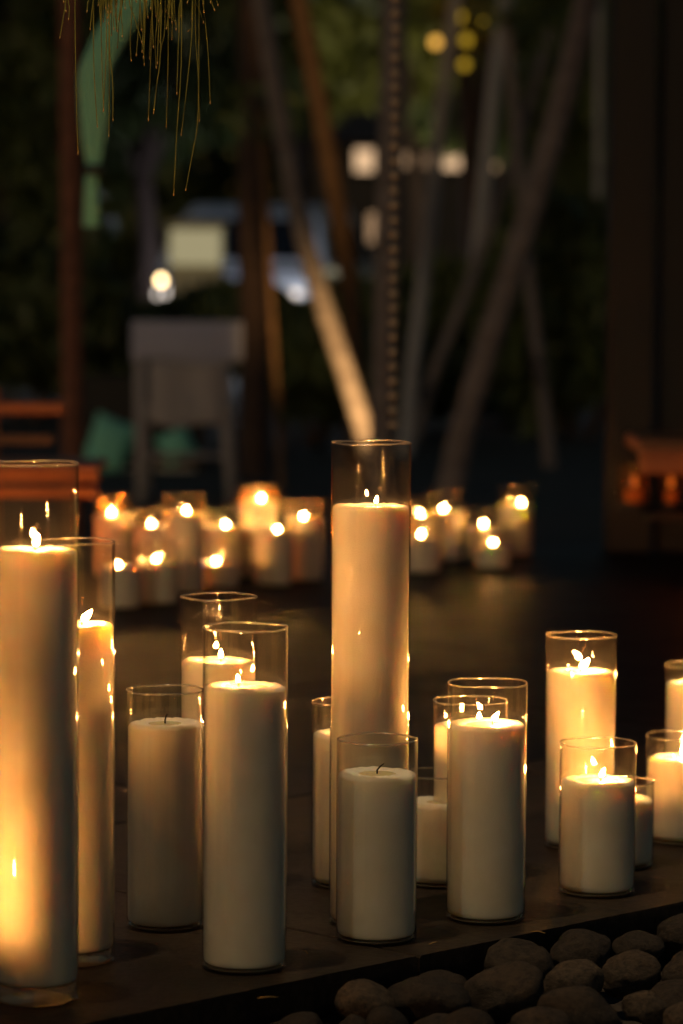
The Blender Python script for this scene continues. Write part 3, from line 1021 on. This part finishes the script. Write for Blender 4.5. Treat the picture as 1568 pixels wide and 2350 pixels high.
def tree(label, x, y, dist, rx, rz, n, mat, size=0.16):
    c = at_y(x, y, dist)
    root = empty('broadleaf_tree', (c.x, c.y, GZ))
    tag(root, label, 'tree', 'trees further back in the garden')
    zc = c.z - GZ
    mb = MB()
    mb.tube([(0, 0, -0.05), (0.05, 0, zc * 0.4), (-0.06, 0.05, zc * 0.8), (0, 0, zc + rz * 0.5)], [0.14, 0.11, 0.08, 0.03], 10)
    for _ in range(5):
        a = rs.uniform(0, 6.28)
        mb.tube([(0, 0, zc * 0.6), (math.cos(a) * rx * 0.4, math.sin(a) * rx * 0.4, zc * 0.9), (math.cos(a) * rx * 0.8, math.sin(a) * rx * 0.8, zc + rz * 0.2)], [0.06, 0.04, 0.015], 7)
    mb.build('trunk', M['bark_dark'], root)
    mb = MB()
    for _ in range(10):
        q = Vector((rs.uniform(-0.7, 0.7) * rx, rs.uniform(-0.5, 0.5) * rx, zc + rs.uniform(-0.6, 0.6) * rz))
        leaf_quads(mb, q, (rx * 0.45, rx * 0.45, rz * 0.4), n // 10, size, rs)
    mb.build('crown', mat, root)
    return root


tree('dense dark tree behind the she-oak needles', 330, 120, 34.0, 1.3, 1.2, 6000, M['leaf'])
tree('dense dark tree behind the reddish trunk', 20, 250, 32.0, 1.0, 1.9, 6000, M['leaf'])
tree('olive tree behind the brown leaning trunk', 700, 150, 37.5, 0.8, 0.9, 1600, M['leaf_olive'])
tree('dark tree in front of the lit house windows', 1120, 290, 36.0, 1.0, 0.62, 1500, M['leaf'])
tree('olive tree above the lit house windows', 960, 60, 38.0, 0.9, 0.9, 2000, M['leaf_olive'])
tree('dense dark tree behind the long leaning trunk', 1350, 350, 31.0, 0.62, 1.6, 4500, M['leaf'])
tree('yellow-leaved tree lit by the golden bulbs', 1085, 40, 30.0, 0.34, 0.30, 260, M['leaf_yellow'], 0.09)

# far wood: one mass
mb = MB()
for _ in range(210):
    x = rs.uniform(-19, 19)
    yv = rs.uniform(56, 70)
    z = rs.uniform(-0.3, 9.0)
    if -2.0 < x < 2.3 and 3.2 < z: continue
    leaf_quads(mb, (x, yv, z), (2.2, 1.8, 1.6), 160, 0.36, rs)
tag(mb.build('far_wood', M['leaf']), 'dark wood closing off the garden far behind the house', 'trees', kind='stuff')

# ------------------------------------------------------------------ house with lit windows
DH = 46.0
hl, hr = at_y(640, 400, DH), at_y(1330, 400, DH)
house = empty('house', ((hl.x + hr.x) / 2, DH, GZ))
tag(house, 'dark house with a row of warm lit windows behind the trees', 'house')
ho = house.location
mb = MB()
mb.box((0, 2.5, 1.4), (hr.x - hl.x, 5, 2.8))
mb.build('wall', M['house_wall'], house)
mb = MB()
hw = (hr.x - hl.x) / 2 + 0.4
mb.add([(-hw, -0.4, 2.78), (hw, -0.4, 2.78), (hw, 5.4, 2.78), (-hw, 5.4, 2.78), (-hw + 1, 2.5, 3.5), (hw - 1, 2.5, 3.5)],
       [(0, 1, 5, 4), (2, 3, 4, 5), (0, 4, 3), (1, 2, 5), (0, 3, 2, 1)])
mb.build('roof', M['roof'], house)
for x0, x1, y0, y1, mt in [(812, 860, 338, 398, 'window_lit'), (922, 946, 348, 386, 'window_dim'), (962, 986, 350, 388, 'window_dim'), (1003, 1092, 336, 392, 'window_lit'),
                           (1112, 1146, 346, 394, 'window_dim'), (1158, 1200, 346, 390, 'window_dim'), (1284, 1304, 350, 384, 'window_dim'), (842, 880, 486, 560, 'window_dim'),
                           (1078, 1102, 500, 572, 'window_dim'), (1118, 1152, 526, 550, 'window_dim')]:
    a, b_ = at_y(x0 + 3, y0 + 4, DH), at_y(x1 - 3, y1 - 4, DH)
    w_, h_ = b_.x - a.x, a.z - b_.z
    cxw, czw = (a.x + b_.x) / 2 - ho.x, (a.z + b_.z) / 2 - GZ
    mb = MB()
    for s_ in (-1, 1):
        mb.box((cxw + s_ * (w_ / 2 + 0.03), -0.03, czw), (0.06, 0.10, h_ + 0.12))
        mb.box((cxw, -0.033, czw + s_ * (h_ / 2 + 0.03)), (w_ - 0.002, 0.10, 0.06))
    fr2 = mb.build('window', M['timber'], house)
    mb = MB()
    mb.box((cxw, -0.012, czw), (w_, 0.02, h_))
    mb.build('pane', M[mt], fr2)

# golden bulbs on a cord in the yellow-leaved tree
cord_p = []
for x, y, rr_, mt, dist in [(1000, 97, 0.045, 'amber_bulb', 27.5), (1052, 38, 0.05, 'gold_bulb', 28.0), (1070, 92, 0.045, 'gold_bulb', 28.5), (1066, 148, 0.04, 'gold_bulb', 28.0), (1112, 48, 0.04, 'gold_bulb', 29.0)]:
    p = at_y(x, y, dist)
    root = empty('garden_bulb', p)
    tag(root, 'amber bulb hanging lowest beside the pale bluish trunk' if mt == 'amber_bulb' else 'golden bulb hanging among yellow leaves in the garden', 'bulb', None if mt == 'amber_bulb' else 'golden bulbs')
    mb = MB()
    mb.lathe([(0, -rr_), (rr_ * .7, -rr_ * .7), (rr_, 0), (rr_ * .7, rr_ * .7), (rr_ * .3, rr_), (0, rr_ * 1.05)], 16)
    mb.build('bulb', M[mt], root)
    mb = MB()
    mb.lathe([(0, rr_ * 0.95), (rr_ * .36, rr_ * .95), (rr_ * .36, rr_ * 1.7), (0, rr_ * 1.7)], 12)
    mb.build('cap', M['black_metal'], root)
    mb = MB()
    mb.tube([(0, 0, rr_ * 1.6), (0.01, 0, 1.0), (0, 0, 2.4)], 0.004, 6)
    mb.build('cord', M['black_metal'], root)

# ------------------------------------------------------------------ parked car
DC = 36.0
cpos = at_y(600, 600, DC)
car = empty('parked_car', (cpos.x, DC, GZ), R(-100))
tag(car, 'white parked car with headlight shining behind the dark trunk', 'car')
prof = [(-2.2, 0.45), (-2.24, 0.75), (-2.15, 1.0), (-1.95, 1.08), (-1.75, 1.62), (-1.45, 1.76), (0.2, 1.76), (0.62, 1.62), (1.05, 1.12), (1.85, 1.02), (2.16, 0.85), (2.22, 0.5), (2.1, 0.32), (-2.1, 0.32)]
mb = MB()
V, k = [], len(prof)
for s_, inset in ((-1, 1), (1, 1)):
    for x, z in prof:
        w_ = 0.92 - (0.20 * max(0, z - 1.05) / 0.7)
        V.append((x, s_ * w_, z))
fs = [tuple(range(k)), tuple(reversed(range(k, 2 * k)))] + [(i, k + i, k + (i + 1) % k, (i + 1) % k) for i in range(k)]
fs = [tuple(reversed(f)) for f in fs]
mb.add(V, fs)
body_o = mb.build('body', M['car_paint'], car)
bv = body_o.modifiers.new('bevel', 'BEVEL')
bv.width, bv.segments, bv.limit_method = 0.05, 3, 'ANGLE'
for s_ in (-1, 1):
    for pts4 in ([(-1.62, 1.14), (-0.55, 1.14), (-0.55, 1.58), (-1.48, 1.58)], [(-0.45, 1.14), (0.78, 1.14), (0.42, 1.52), (-0.45, 1.58)]):
        mb = MB()
        q = []
        for x, z in pts4:
            w_ = 0.92 - (0.20 * max(0, z - 1.05) / 0.7) + 0.006
            q.append((x, s_ * w_, z))
        mb.add(q, [(0, 1, 2, 3) if s_ < 0 else (3, 2, 1, 0)])
        mb.build('window', M['car_glass'], car)
mb = MB()
mb.add([(1.04, -0.80, 1.17), (1.04, 0.80, 1.17), (0.655, 0.70, 1.60), (0.655, -0.70, 1.60)], [(0, 1, 2, 3)])
mb.build('windscreen', M['car_glass'], car)
mb = MB()
mb.add([(-1.955, -0.78, 1.14), (-1.955, 0.78, 1.14), (-1.775, 0.70, 1.58), (-1.775, -0.70, 1.58)], [(3, 2, 1, 0)])
mb.build('rear_window', M['car_glass'], car)
for s_ in (-1, 1):
    mb = MB()
    mb.box((2.155, s_ * 0.68, 0.78), (0.12, 0.34, 0.15), bev=0.03)
    mb.build('headlight', M['headlight'], car)
mb = MB()
mb.box((2.19, 0, 0.66), (0.08, 0.86, 0.20), bev=0.02)
mb.build('grille', M['black_metal'], car)
for x in (-1.35, 1.35):
    for s_ in (-1, 1):
        wl_ = empty('wheel', (x, s_ * 0.86, 0.34))
        wl_.parent = car
        wl_.rotation_euler = (R(90), 0, 0)
        mb = MB()
        mb.lathe([(0.22, -0.11), (0.31, -0.11), (0.34, -0.07), (0.34, 0.07), (0.31, 0.11), (0.22, 0.11)], 28, closed=True)
        mb.build('tyre', M['tyre'], wl_)
        mb = MB()
        mb.lathe([(0, -0.08), (0.06, -0.09), (0.20, -0.07), (0.222, -0.1), (0.222, 0.1), (0.20, 0.07), (0, 0.08)], 20)
        mb.build('rim', M['metal'], wl_)

dl_p = at_y(578, 560, 32.5)
dlm = empty('car_fill_lamp', (dl_p.x, dl_p.y, GZ))  # added lamp, hidden behind the trunk to brighten the parked car
tag(dlm, 'added cool white fill lamp, unseen behind the dark trunk, brightening the parked car', 'lamp')
mb = MB()
mb.lathe([(0, 0), (0.08, 0), (0.08, 0.02), (0.05, 0.03), (0.05, 0.95), (0, 0.95)], 18)
mb.build('post', M['black_metal'], dlm)
mb = MB()
mb.lathe([(0, 1.10), (0.07, 1.09), (0.075, 1.07), (0, 1.07)], 18)
mb.build('hood', M['black_metal'], dlm)
mb = MB()
mb.lathe([(0, 0.952), (0.04, 0.952), (0.045, 1.0), (0.04, 1.066), (0, 1.066)], 18)
mb.build('light_head', emit_mat('cool_fill_light', (0.78, 0.86, 1.0), 560), dlm)

# cream gate pillar, lamp
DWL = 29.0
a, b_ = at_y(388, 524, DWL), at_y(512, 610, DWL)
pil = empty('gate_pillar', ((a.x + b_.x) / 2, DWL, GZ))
tag(pil, 'cream gate pillar with an added glowing face for lamplight, beside the parked car', 'pillar')
mb = MB()
mb.box((0, 0.1, (a.z - GZ) / 2), (b_.x - a.x, 0.3, a.z - GZ), bev=0.01)
mb.build('shaft', M['cream_wall'], pil)
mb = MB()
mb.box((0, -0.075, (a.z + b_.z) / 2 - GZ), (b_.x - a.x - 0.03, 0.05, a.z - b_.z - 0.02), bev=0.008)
mb.build('lit_face_glow', emit_mat('lit_face_glow', (1.0, 0.86, 0.48), 0.32), pil)  # added glow standing in for lamplight on the pillar's cream face
mb = MB()
mb.box((0, 0.1, a.z - GZ + 0.03), (b_.x - a.x + 0.05, 0.36, 0.05), bev=0.01)
mb.build('cap', M['cream_wall'], pil)

DLM = 28.0
p = at_y(370, 643, DLM)
lamp = empty('garden_lamp', (p.x, DLM, GZ))
tag(lamp, 'small glowing garden lamp on a post in front of the cream pillar', 'lamp')
mb = MB()
mb.lathe([(0, 0), (0.07, 0), (0.07, 0.02), (0.022, 0.03), (0.02, p.z - GZ - 0.06), (0.045, p.z - GZ - 0.05), (0.045, p.z - GZ - 0.035), (0, p.z - GZ - 0.035)], 16)
mb.build('post', M['black_metal'], lamp)
mb = MB()
mb.lathe([(0, -0.034), (0.018, -0.028), (0.026, -0.008), (0.026, 0.012), (0.015, 0.030), (0, 0.034)], 16, c=(0, 0, p.z - GZ))
mb.build('bulb', M['bulb'], lamp)
mb = MB()
mb.lathe([(0, 0.075), (0.06, 0.048), (0.07, 0.04), (0.06, 0.038), (0, 0.05)], 20, c=(0, 0, p.z - GZ))
mb.build('hood', M['black_metal'], lamp)

# ------------------------------------------------------------------ chairs and benches
DK = 16.0
ca, cb = at_y(300, 735, DK), at_y(560, 830, DK)
cl_, crr = at_y(330, 1150, DK), at_y(505, 1150, DK)
ch = empty('garden_chair', ((ca.x + cb.x) / 2, DK, GZ))
tag(ch, 'garden chair seen from behind with lilac grey canvas back', 'chair')
wch = cb.x - ca.x
zt, zb = ca.z - GZ, cb.z - GZ
for s_, x0, x1 in ((-1, -wch * 0.42, -wch * 0.40), (1, wch * 0.30, wch * 0.40)):
    mb = MB()
    mb.tube([(x0, 0, zt - 0.02), ((x0 + x1) / 2, 0.0, zt * 0.45), (x1, -0.02, 0)], [0.030, 0.030, 0.027], 10)
    mb.build('leg', M['grey_wood'], ch)
    mb = MB()
    mb.tube([(x0, 0.42, zt * 0.48), (x1, 0.46, 0)], [0.026, 0.022], 10)
    mb.build('leg', M['grey_wood'], ch)


def cloth_sheet(w_, h_, nx, nz, amp, sag, thick=0.006, seed=0):
    mb_ = MB()
    V_ = []
    for side in (0, 1):
        for j in range(nz + 1):
            for i in range(nx + 1):
                u, v_ = i / nx, j / nz
                y_ = amp * math.sin(u * 9 + v_ * 1.5 + seed) * (0.3 + 0.7 * (1 - v_)) - sag * math.sin(math.pi * u) * (0.4 + 0.6 * math.sin(math.pi * v_))
                V_.append(((u - 0.5) * w_, y_ + side * thick, (v_ - 0.5) * h_ + 0.012 * math.sin(u * 7 + seed) * (1 - v_)))
    n1_ = (nx + 1) * (nz + 1)
    Fq = []
    for j in range(nz):
        for i in range(nx):
            q_ = j * (nx + 1) + i
            Fq.append((q_, q_ + 1, q_ + nx + 2, q_ + nx + 1))
            Fq.append((n1_ + q_ + nx + 1, n1_ + q_ + nx + 2, n1_ + q_ + 1, n1_ + q_))
    edge = [i for i in range(nx + 1)] + [(j + 1) * (nx + 1) + nx for j in range(nz)] + [nz * (nx + 1) + i for i in range(nx - 1, -1, -1)] + [j * (nx + 1) for j in range(nz - 1, 0, -1)]
    for a_, b__ in zip(edge, edge[1:] + edge[:1]):
        Fq.append((b__, a_, n1_ + a_, n1_ + b__))
    mb_.add(V_, Fq, True)
    return mb_


cloth_sheet(wch * 0.98, zt - zb, 24, 10, 0.008, 0.03).build('canvas_back', M['lilac'], ch, (0, -0.035, (zt + zb) / 2))
cloth_sheet(wch * 0.62, zb * 0.46, 20, 12, 0.012, 0.01, seed=2).build('throw', M['grey_wood'], ch, (-wch * 0.02, -0.04, zb - zb * 0.22))
mb = MB()
mb.box((0, 0.21, zt * 0.5), (wch * 0.8, 0.46, 0.05), bev=0.012)
mb.build('seat', M['grey_wood'], ch)
mb = MB()
mb.tube([(-wch * 0.40, 0.0, zt * 0.26), (wch * 0.36, 0.0, zt * 0.26)], 0.014, 8)
mb.build('stretcher', M['grey_wood'], ch)

# daybed with mint cushions behind the chair
DB = 18.5
root = empty('garden_sofa', (at_y(320, 1100, DB).x, DB, GZ))
tag(root, 'low garden sofa with pale seat pads and mint green cushions', 'sofa')
ox = root.location.x


def cushion(x0, x1, y0, y1, dist, mat, name, puff=0.10, rot=0.0):
    a_, b__ = at_y(x0, y0, dist), at_y(x1, y1, dist)
    w_, h_ = b__.x - a_.x, a_.z - b__.z
    V_, F_ = [], []
    n_ = 14
    for side in (-1, 1):
        for j in range(n_ + 1):
            for i in range(n_ + 1):
                u, v_ = i / n_ * 2 - 1, j / n_ * 2 - 1
                pr = (1 - abs(u) ** 3.0) * (1 - abs(v_) ** 3.0)
                pin = 1 - 0.06 * (abs(u) ** 2) * (1 - abs(v_)) - 0.06 * (abs(v_) ** 2) * (1 - abs(u))
                V_.append((u * w_ / 2 * pin, side * (puff * max(pr, 0) ** 0.6 + 0.002), v_ * h_ / 2 * pin))
    n1_ = (n_ + 1) ** 2
    for j in range(n_):
        for i in range(n_):
            q_ = j * (n_ + 1) + i
            F_.append((q_, q_ + 1, q_ + n_ + 2, q_ + n_ + 1))
            F_.append((n1_ + q_ + n_ + 1, n1_ + q_ + n_ + 2, n1_ + q_ + 1, n1_ + q_))
    mb_ = MB()
    mb_.add(V_, F_, True)
    return mb_.build(name, mat, None, ((a_.x + b__.x) / 2, dist, (a_.z + b__.z) / 2), (R(-10), rot, 0))


zs = at_y(400, 1070, DB).z - GZ
for x0, x1 in ((196, 310), (352, 452)):
    a_, b__ = at_y(x0, 1064, DB), at_y(x1, 1112, DB)
    mb = MB()
    mb.box(((a_.x + b__.x) / 2 - ox, 0.25, (a_.z + b__.z) / 2 - GZ), (b__.x - a_.x, 0.6, a_.z - b__.z), bev=0.03)
    mb.build('seat_pad', M['white_cloth'], root)
mb = MB()
a_, b__ = at_y(180, 1112, DB), at_y(470, 1135, DB)
mb.box(((a_.x + b__.x) / 2 - ox, 0.25, max(0.05, (a_.z + b__.z) / 2 - GZ)), (b__.x - a_.x, 0.64, 0.05), bev=0.01)
mb.build('frame', M['timber'], root)
for xx in (at_y(190, 1100, DB).x, at_y(460, 1100, DB).x):
    for yy in (0.0, 0.5):
        mb = MB()
        mb.box((xx - ox, yy, 0.02), (0.05, 0.05, 0.06))
        mb.build('leg', M['timber'], root)
mb = MB()
a_, b__ = at_y(180, 860, DB + 0.5), at_y(470, 1090, DB + 0.5)
mb.box(((a_.x + b__.x) / 2 - ox, 0.56, (a_.z + b__.z) / 2 - GZ), (b__.x - a_.x, 0.05, a_.z - b__.z), bev=0.01)
mb.build('backrest', M['timber'], root)
tag(cushion(198, 304, 958, 1096, DB - 0.02, M['mint'], 'cushion', rot=0.35), 'larger mint green cushion leaning on the sofa beside the grey chair', 'cushion', 'mint cushions')
tag(cushion(366, 446, 985, 1066, DB - 0.02, M['mint'], 'cushion', rot=-0.45), 'smaller mint green cushion seen through the grey chair legs', 'cushion', 'mint cushions')

# slatted red bench by the reddish trunk
DS = 9.1
root = empty('slatted_bench', (at_y(-80, 1100, DS).x, DS, 0))
tag(root, 'red hardwood slatted bench glowing orange beside the green cushion', 'bench')
ox = root.location.x
for x0, x1, y0, y1, dy in ((-420, 138, 926, 958, 0.18), (-420, 112, 1001, 1029, 0.15), (-420, 246, 1068, 1092, -0.28), (-420, 246, 1098, 1125, -0.30)):
    a_, b__ = at_y(x0, y0, DS), at_y(x1, y1, DS)
    mb = MB()
    mb.box(((a_.x + b__.x) / 2 - ox, dy, (a_.z + b__.z) / 2), (b__.x - a_.x, 0.03, a_.z - b__.z), bev=0.006)
    mb.build('slat', M['redwood'], root)
zs = at_y(0, 1075, DS).z
for q in range(4):
    a_, b__ = at_y(-420, 1075, DS), at_y(240, 1075, DS)
    mb = MB()
    mb.box(((a_.x + b__.x) / 2 - ox, -0.24 + q * 0.105, zs + 0.012), (b__.x - a_.x, 0.095, 0.024), bev=0.005)
    mb.build('slat', M['redwood'], root)
for xx in (-400, -40):
    for yy in (-0.2, 0.18):
        p = at_y(xx, 1075, DS)
        mb = MB()
        hh = zs if yy < 0 else 0.46
        mb.box((p.x - ox, yy + 0.025, hh / 2), (0.05, 0.05, hh), bev=0.006)
        mb.build('leg', M['redwood'], root)

# ------------------------------------------------------------------ lanterns


def lantern(label, x, y, dist, h, r, strength_mat, group=None, zf=0.0):
    p = at_y(x, y, dist)
    root = empty('candle_lantern', (p.x, p.y, zf))
    tag(root, label, 'lantern', group)
    mb = MB()
    mb.lathe([(0, 0.001), (r, 0.001), (r, 0.012), (r * 0.9, 0.016), (0, 0.016)], 28)
    mb.build('base', M['black_metal'], root)
    mb = MB()
    mb.lathe([(r * 0.86, 0.017), (r * 0.95, h * 0.4), (r * 0.86, h)], 28)
    mb.lathe([(r * 0.83, h), (r * 0.92, h * 0.4), (r * 0.83, 0.017)], 28)
    mb.build('glass_shade', M['amber_glass'], root)
    mb = MB()
    mb.lathe([(0, 0.017), (r * 0.5, 0.017), (r * 0.5, h * 0.42), (0, h * 0.42)], 24)
    mb.build('wax', M['wax'], root)
    mb = MB()
    mb.lathe([(0, 0), (0.007, 0.006), (0.009, 0.014), (0.005, 0.028), (0, 0.038)], 12, c=(0, 0, h * 0.42 + 0.006))
    mb.build('flame', M[strength_mat], root)
    return root


lantern('amber glass lantern on the shelf under the bench by the dark timber wall', 1455, 1130, 8.95, 0.12, 0.045, 'ember_flame', zf=0.158)
lantern('slimmer amber lantern by the bench end at the dark timber wall', 1540, 1130, 8.93, 0.12, 0.03, 'ember_flame', zf=0.158)
lantern('amber lantern standing before the timber bench past the slim one', 1690, 1180, 8.5, 0.26, 0.07, 'lantern_flame_low')
lantern('amber lantern standing before the red slatted bench', -150, 1130, 8.2, 0.30, 0.08, 'lantern_flame')
lantern('amber lantern at the far end of the red slatted bench', -230, 1130, 8.3, 0.30, 0.08, 'lantern_flame')
lantern('amber lantern on the terrace edge beside the reddish trunk', -70, 1130, 9.45, 0.24, 0.05, 'lantern_flame')

# ------------------------------------------------------------------ dark timber pavilion on the right
DP = 9.35
xl = at_y(1392, 1200, DP).x
pav = empty('timber_pavilion', (xl, DP, 0))
tag(pav, 'dark timber pavilion wall of upright planks with an eave beam', 'pavilion')
for q in range(17):
    mb = MB()
    mb.box((0.21 + q * 0.143, 0.05 + rnd.uniform(-0.002, 0.002), 1.35), (0.137, 0.035, 2.7), bev=0.005)
    mb.build('plank', M['timber'], pav)
mb = MB()
mb.box((0.065, 0.04, 1.35), (0.13, 0.13, 2.7), bev=0.008)
mb.build('corner_post', M['timber'], pav)
mb = MB()
mb.box((-0.1, 0.04, 2.79), (5.6, 0.12, 0.17), bev=0.008)
mb.build('eave_beam', M['timber'], pav)
mb = MB()
mb.box((-2.72, 0.04, 1.35), (0.13, 0.13, 2.7), bev=0.008)
mb.build('corner_post', M['timber'], pav)
# bench along it
root = empty('timber_bench', (xl + 0.02, DP - 0.35, 0))
tag(root, 'low timber bench glowing orange along the dark pavilion wall', 'bench')
za, zb_ = at_y(1480, 1008, DP - 0.5).z, at_y(1480, 1068, DP - 0.5).z
for q in range(3):
    mb = MB()
    mb.box((1.0, -0.12 + q * 0.135, za - 0.02), (1.96, 0.128, 0.035), bev=0.006)
    mb.build('seat_board', M['redwood'], root)
mb = MB()
mb.box((1.0, -0.205, (za + zb_) / 2 - 0.02), (1.96, 0.035, za - zb_), bev=0.006)
mb.build('front_board', M['redwood'], root)
mb = MB()
mb.box((1.0, -0.03, 0.145), (1.90, 0.30, 0.024), bev=0.005)
mb.build('lower_shelf', M['timber'], root)
for xx in (0.32, 1.0, 1.96):
    mb = MB()
    mb.box((xx, 0.02, (za - 0.042) / 2), (0.07, 0.36, za - 0.042), bev=0.006)
    mb.build('leg', M['timber'], root)

# rain chain from the eave beam
DCH = 7.3
cp = at_y(905, 540, DCH)
mb = MB()
mb.box((cp.x - xl, (DCH - DP) / 2 - 0.06, 2.75), (0.09, DP - DCH + 0.10, 0.10), bev=0.006)
mb.build('rafter', M['timber'], pav)
chain = empty('hanging_chain', (cp.x, DCH, 2.70))
tag(chain, 'long beaded metal chain hanging down in front of a grey trunk', 'chain')


def link_mesh():
    mb_ = MB()
    mb_.lathe([(0, -0.0065), (0.0045, -0.0063), (0.0085, -0.004), (0.0100, 0.0), (0.0092, 0.0045), (0.0045, 0.0065), (0.0012, 0.0067), (0.0012, 0.0256), (0, 0.0256)], 14)
    return mb_.mesh('link', M['brass'])


lm = link_mesh()
zbot = at_y(915, 990, DCH).z
z, k = 2.70 - 0.015, 0
while z > zbot:
    o = link('link', lm, None, chain, (0, 0, z - 2.70), (0, 0, R(90) * (k % 2) + R(35)))
    z -= 0.0322
    k += 1

# mint curtain tied back, hung from the eave beam
cx0 = at_y(212, 390, DP + 0.04)
cur = empty('tied_curtain', (cx0.x, DP + 0.04, 2.70))
tag(cur, 'mint green curtain gathered and tied with a dark band', 'curtain')
mb = MB()
V, Fc = [], []
nz_, nx_ = 60, 72
ztie = cx0.z
zlow = at_y(212, 520, DP).z
for j in range(nz_ + 1):
    z = 2.70 + (zlow - 2.70) * j / nz_
    dz = z - ztie
    if dz > 0:
        wdt = 0.014 + 0.025 * (1 - math.exp(-dz / 0.12)) + 0.03 * max(0, dz - 0.3)
        off = 0.004 + 0.80 * max(0, dz - 0.27) ** 1.25
    else:
        wdt = 0.014 + 0.006 * min(1, -dz / 0.12)
        off = -0.002
    for i in range(nx_):
        a_ = 2 * math.pi * i / nx_
        fold = 1 + 0.22 * math.sin(9 * a_ + 0.6) + 0.08 * math.sin(17 * a_ + z * 3)
        V.append((off + wdt * fold * math.cos(a_), wdt * 0.7 * fold * math.sin(a_), z - 2.70))
for j in range(nz_):
    for i in range(nx_):
        i2 = (i + 1) % nx_
        Fc.append((j * nx_ + i, (j + 1) * nx_ + i, (j + 1) * nx_ + i2, j * nx_ + i2))
mb.add(V, Fc, True)
mb.build('cloth', M['mint'], cur)
mb = MB()
mb.lathe([(0.026, -0.014), (0.028, 0), (0.026, 0.014)], 24, c=(0.004, 0, ztie - 2.70))
mb.build('tie_band', M['black_metal'], cur)

# ------------------------------------------------------------------ uplight at the leaning palm
up = at_y(905, 1125, 15.2)
ul = empty('garden_uplight', (up.x, up.y, GZ))
tag(ul, 'small ground uplight shining on the leaning palm trunk', 'uplight')
mb = MB()
mb.lathe([(0, 0), (0.05, 0), (0.05, 0.05), (0.058, 0.06), (0.058, 0.085), (0.045, 0.085), (0.045, 0.07), (0, 0.07)], 20)
mb.build('housing', M['black_metal'], ul)
mb = MB()
mb.lathe([(0.044, 0.074), (0, 0.074)], 20)
mb.build('lens', emit_mat('uplight_lens', (1.0, 0.74, 0.36), 8), ul)
ld = bpy.data.lights.new('uplight_lamp', 'SPOT')
ld.energy = 150
ld.color = (1.0, 0.58, 0.21)
ld.spot_size = R(50)
ld.spot_blend = 0.8
ld.shadow_soft_size = 0.03
lo = bpy.data.objects.new('lamp', ld)
col.objects.link(lo)
lo.parent = ul
lo.location = (0, 0, 0.10)
tgt = at_y(790, 850, 16.0) - ul.location
lo.rotation_euler = (tgt - Vector((0, 0, 0.1))).to_track_quat('-Z', 'Y').to_euler()

# ------------------------------------------------------------------ lamp post with a downlight over the ledge
lp = empty('lamp_post', (-1.35, 2.7, BZ))
tag(lp, 'slim black lamp post with an arm and downlight over the ledge', 'lamp post')
hd_ = Vector((-0.52, 3.50, 3.05)) - lp.location
mb = MB()
mb.lathe([(0, 0), (0.09, 0), (0.09, 0.015), (0.035, 0.03), (0.03, hd_.z - 0.1), (0.03, hd_.z + 0.15), (0, hd_.z + 0.15)], 18)
mb.build('pole', M['black_metal'], lp)
mb = MB()
mb.tube([(0, 0, hd_.z + 0.10), (hd_.x * 0.5, hd_.y * 0.5, hd_.z + 0.16), (hd_.x, hd_.y, hd_.z + 0.12)], 0.016, 10)
mb.build('arm', M['black_metal'], lp)
mb = MB()
mb.lathe([(0.0, 0.115), (0.03, 0.11), (0.065, 0.03), (0.07, -0.03), (0.066, -0.03), (0.06, 0.028), (0, 0.06)], 24, c=hd_)
mb.build('shade', M['black_metal'], lp)
mb = MB()
mb.lathe([(0, -0.028), (0.02, -0.02), (0.026, 0.0), (0.02, 0.02), (0, 0.028)], 16, c=hd_ + Vector((0, 0, 0.025)))
mb.build('bulb', emit_mat('downlight_bulb', (1.0, 0.74, 0.42), 20), lp)
ld = bpy.data.lights.new('downlight_lamp', 'SPOT')
ld.energy = 150
ld.color = (1.0, 0.68, 0.36)
ld.spot_size = R(46)
ld.spot_blend = 0.9
ld.shadow_soft_size = 0.03
lo = bpy.data.objects.new('lamp', ld)
col.objects.link(lo)
lo.parent = lp
lo.location = hd_ + Vector((0, 0, -0.035))
lo.rotation_euler = (Vector((0.26, 4.5, 0.1)) - lp.location - lo.location).to_track_quat('-Z', 'Y').to_euler()

# fallen needles on the ledge and stones
for x, y, z, an, L in [(1335, 2290, -0.01, 0.5, 0.03), (700, 2185, 0.002, 1.9, 0.022), (995, 2165, 0.002, 0.9, 0.018), (1235, 2140, 0.002, 2.6, 0.02), (615, 2290, 0.002, 0.2, 0.024)]:
    p = on_z(x, y, z)
    mb = MB()
    d_ = Vector((math.cos(an), math.sin(an), 0.0)) * L / 2
    mb.tube([-d_, Vector((0, 0, 0.0012)) + d_.cross(Vector((0, 0, 0.08))), d_], [0.0005, 0.0007, 0.0004], 6)
    o = mb.build('fallen_needle', M['needle_tip'], None, p)
    tag(o, 'dry needle fallen on the stones' if z < 0 else 'dry needle fallen on the dark ledge', 'needle', None if z < 0 else 'fallen needles')

up2 = at_y(770, 1000, 34.0)
u2 = empty('garden_uplight', (up2.x, up2.y, GZ))  # added uplight, hidden by the shrubs, to lift the dark olive leaves
tag(u2, 'added uplight, unseen behind the shrubs, brightening the olive tree', 'uplight')
for ch_ in list(ul.children):
    c_ = ch_.copy()
    col.objects.link(c_)
    c_.parent = u2
    if c_.type == 'LIGHT':
        c_.data = c_.data.copy()
        c_.data.energy = 300
        c_.data.color = (1.0, 0.85, 0.5)
        c_.data.spot_size = R(80)
        c_.rotation_euler = (at_y(780, 120, 37.5) - u2.location).to_track_quat('-Z', 'Y').to_euler()
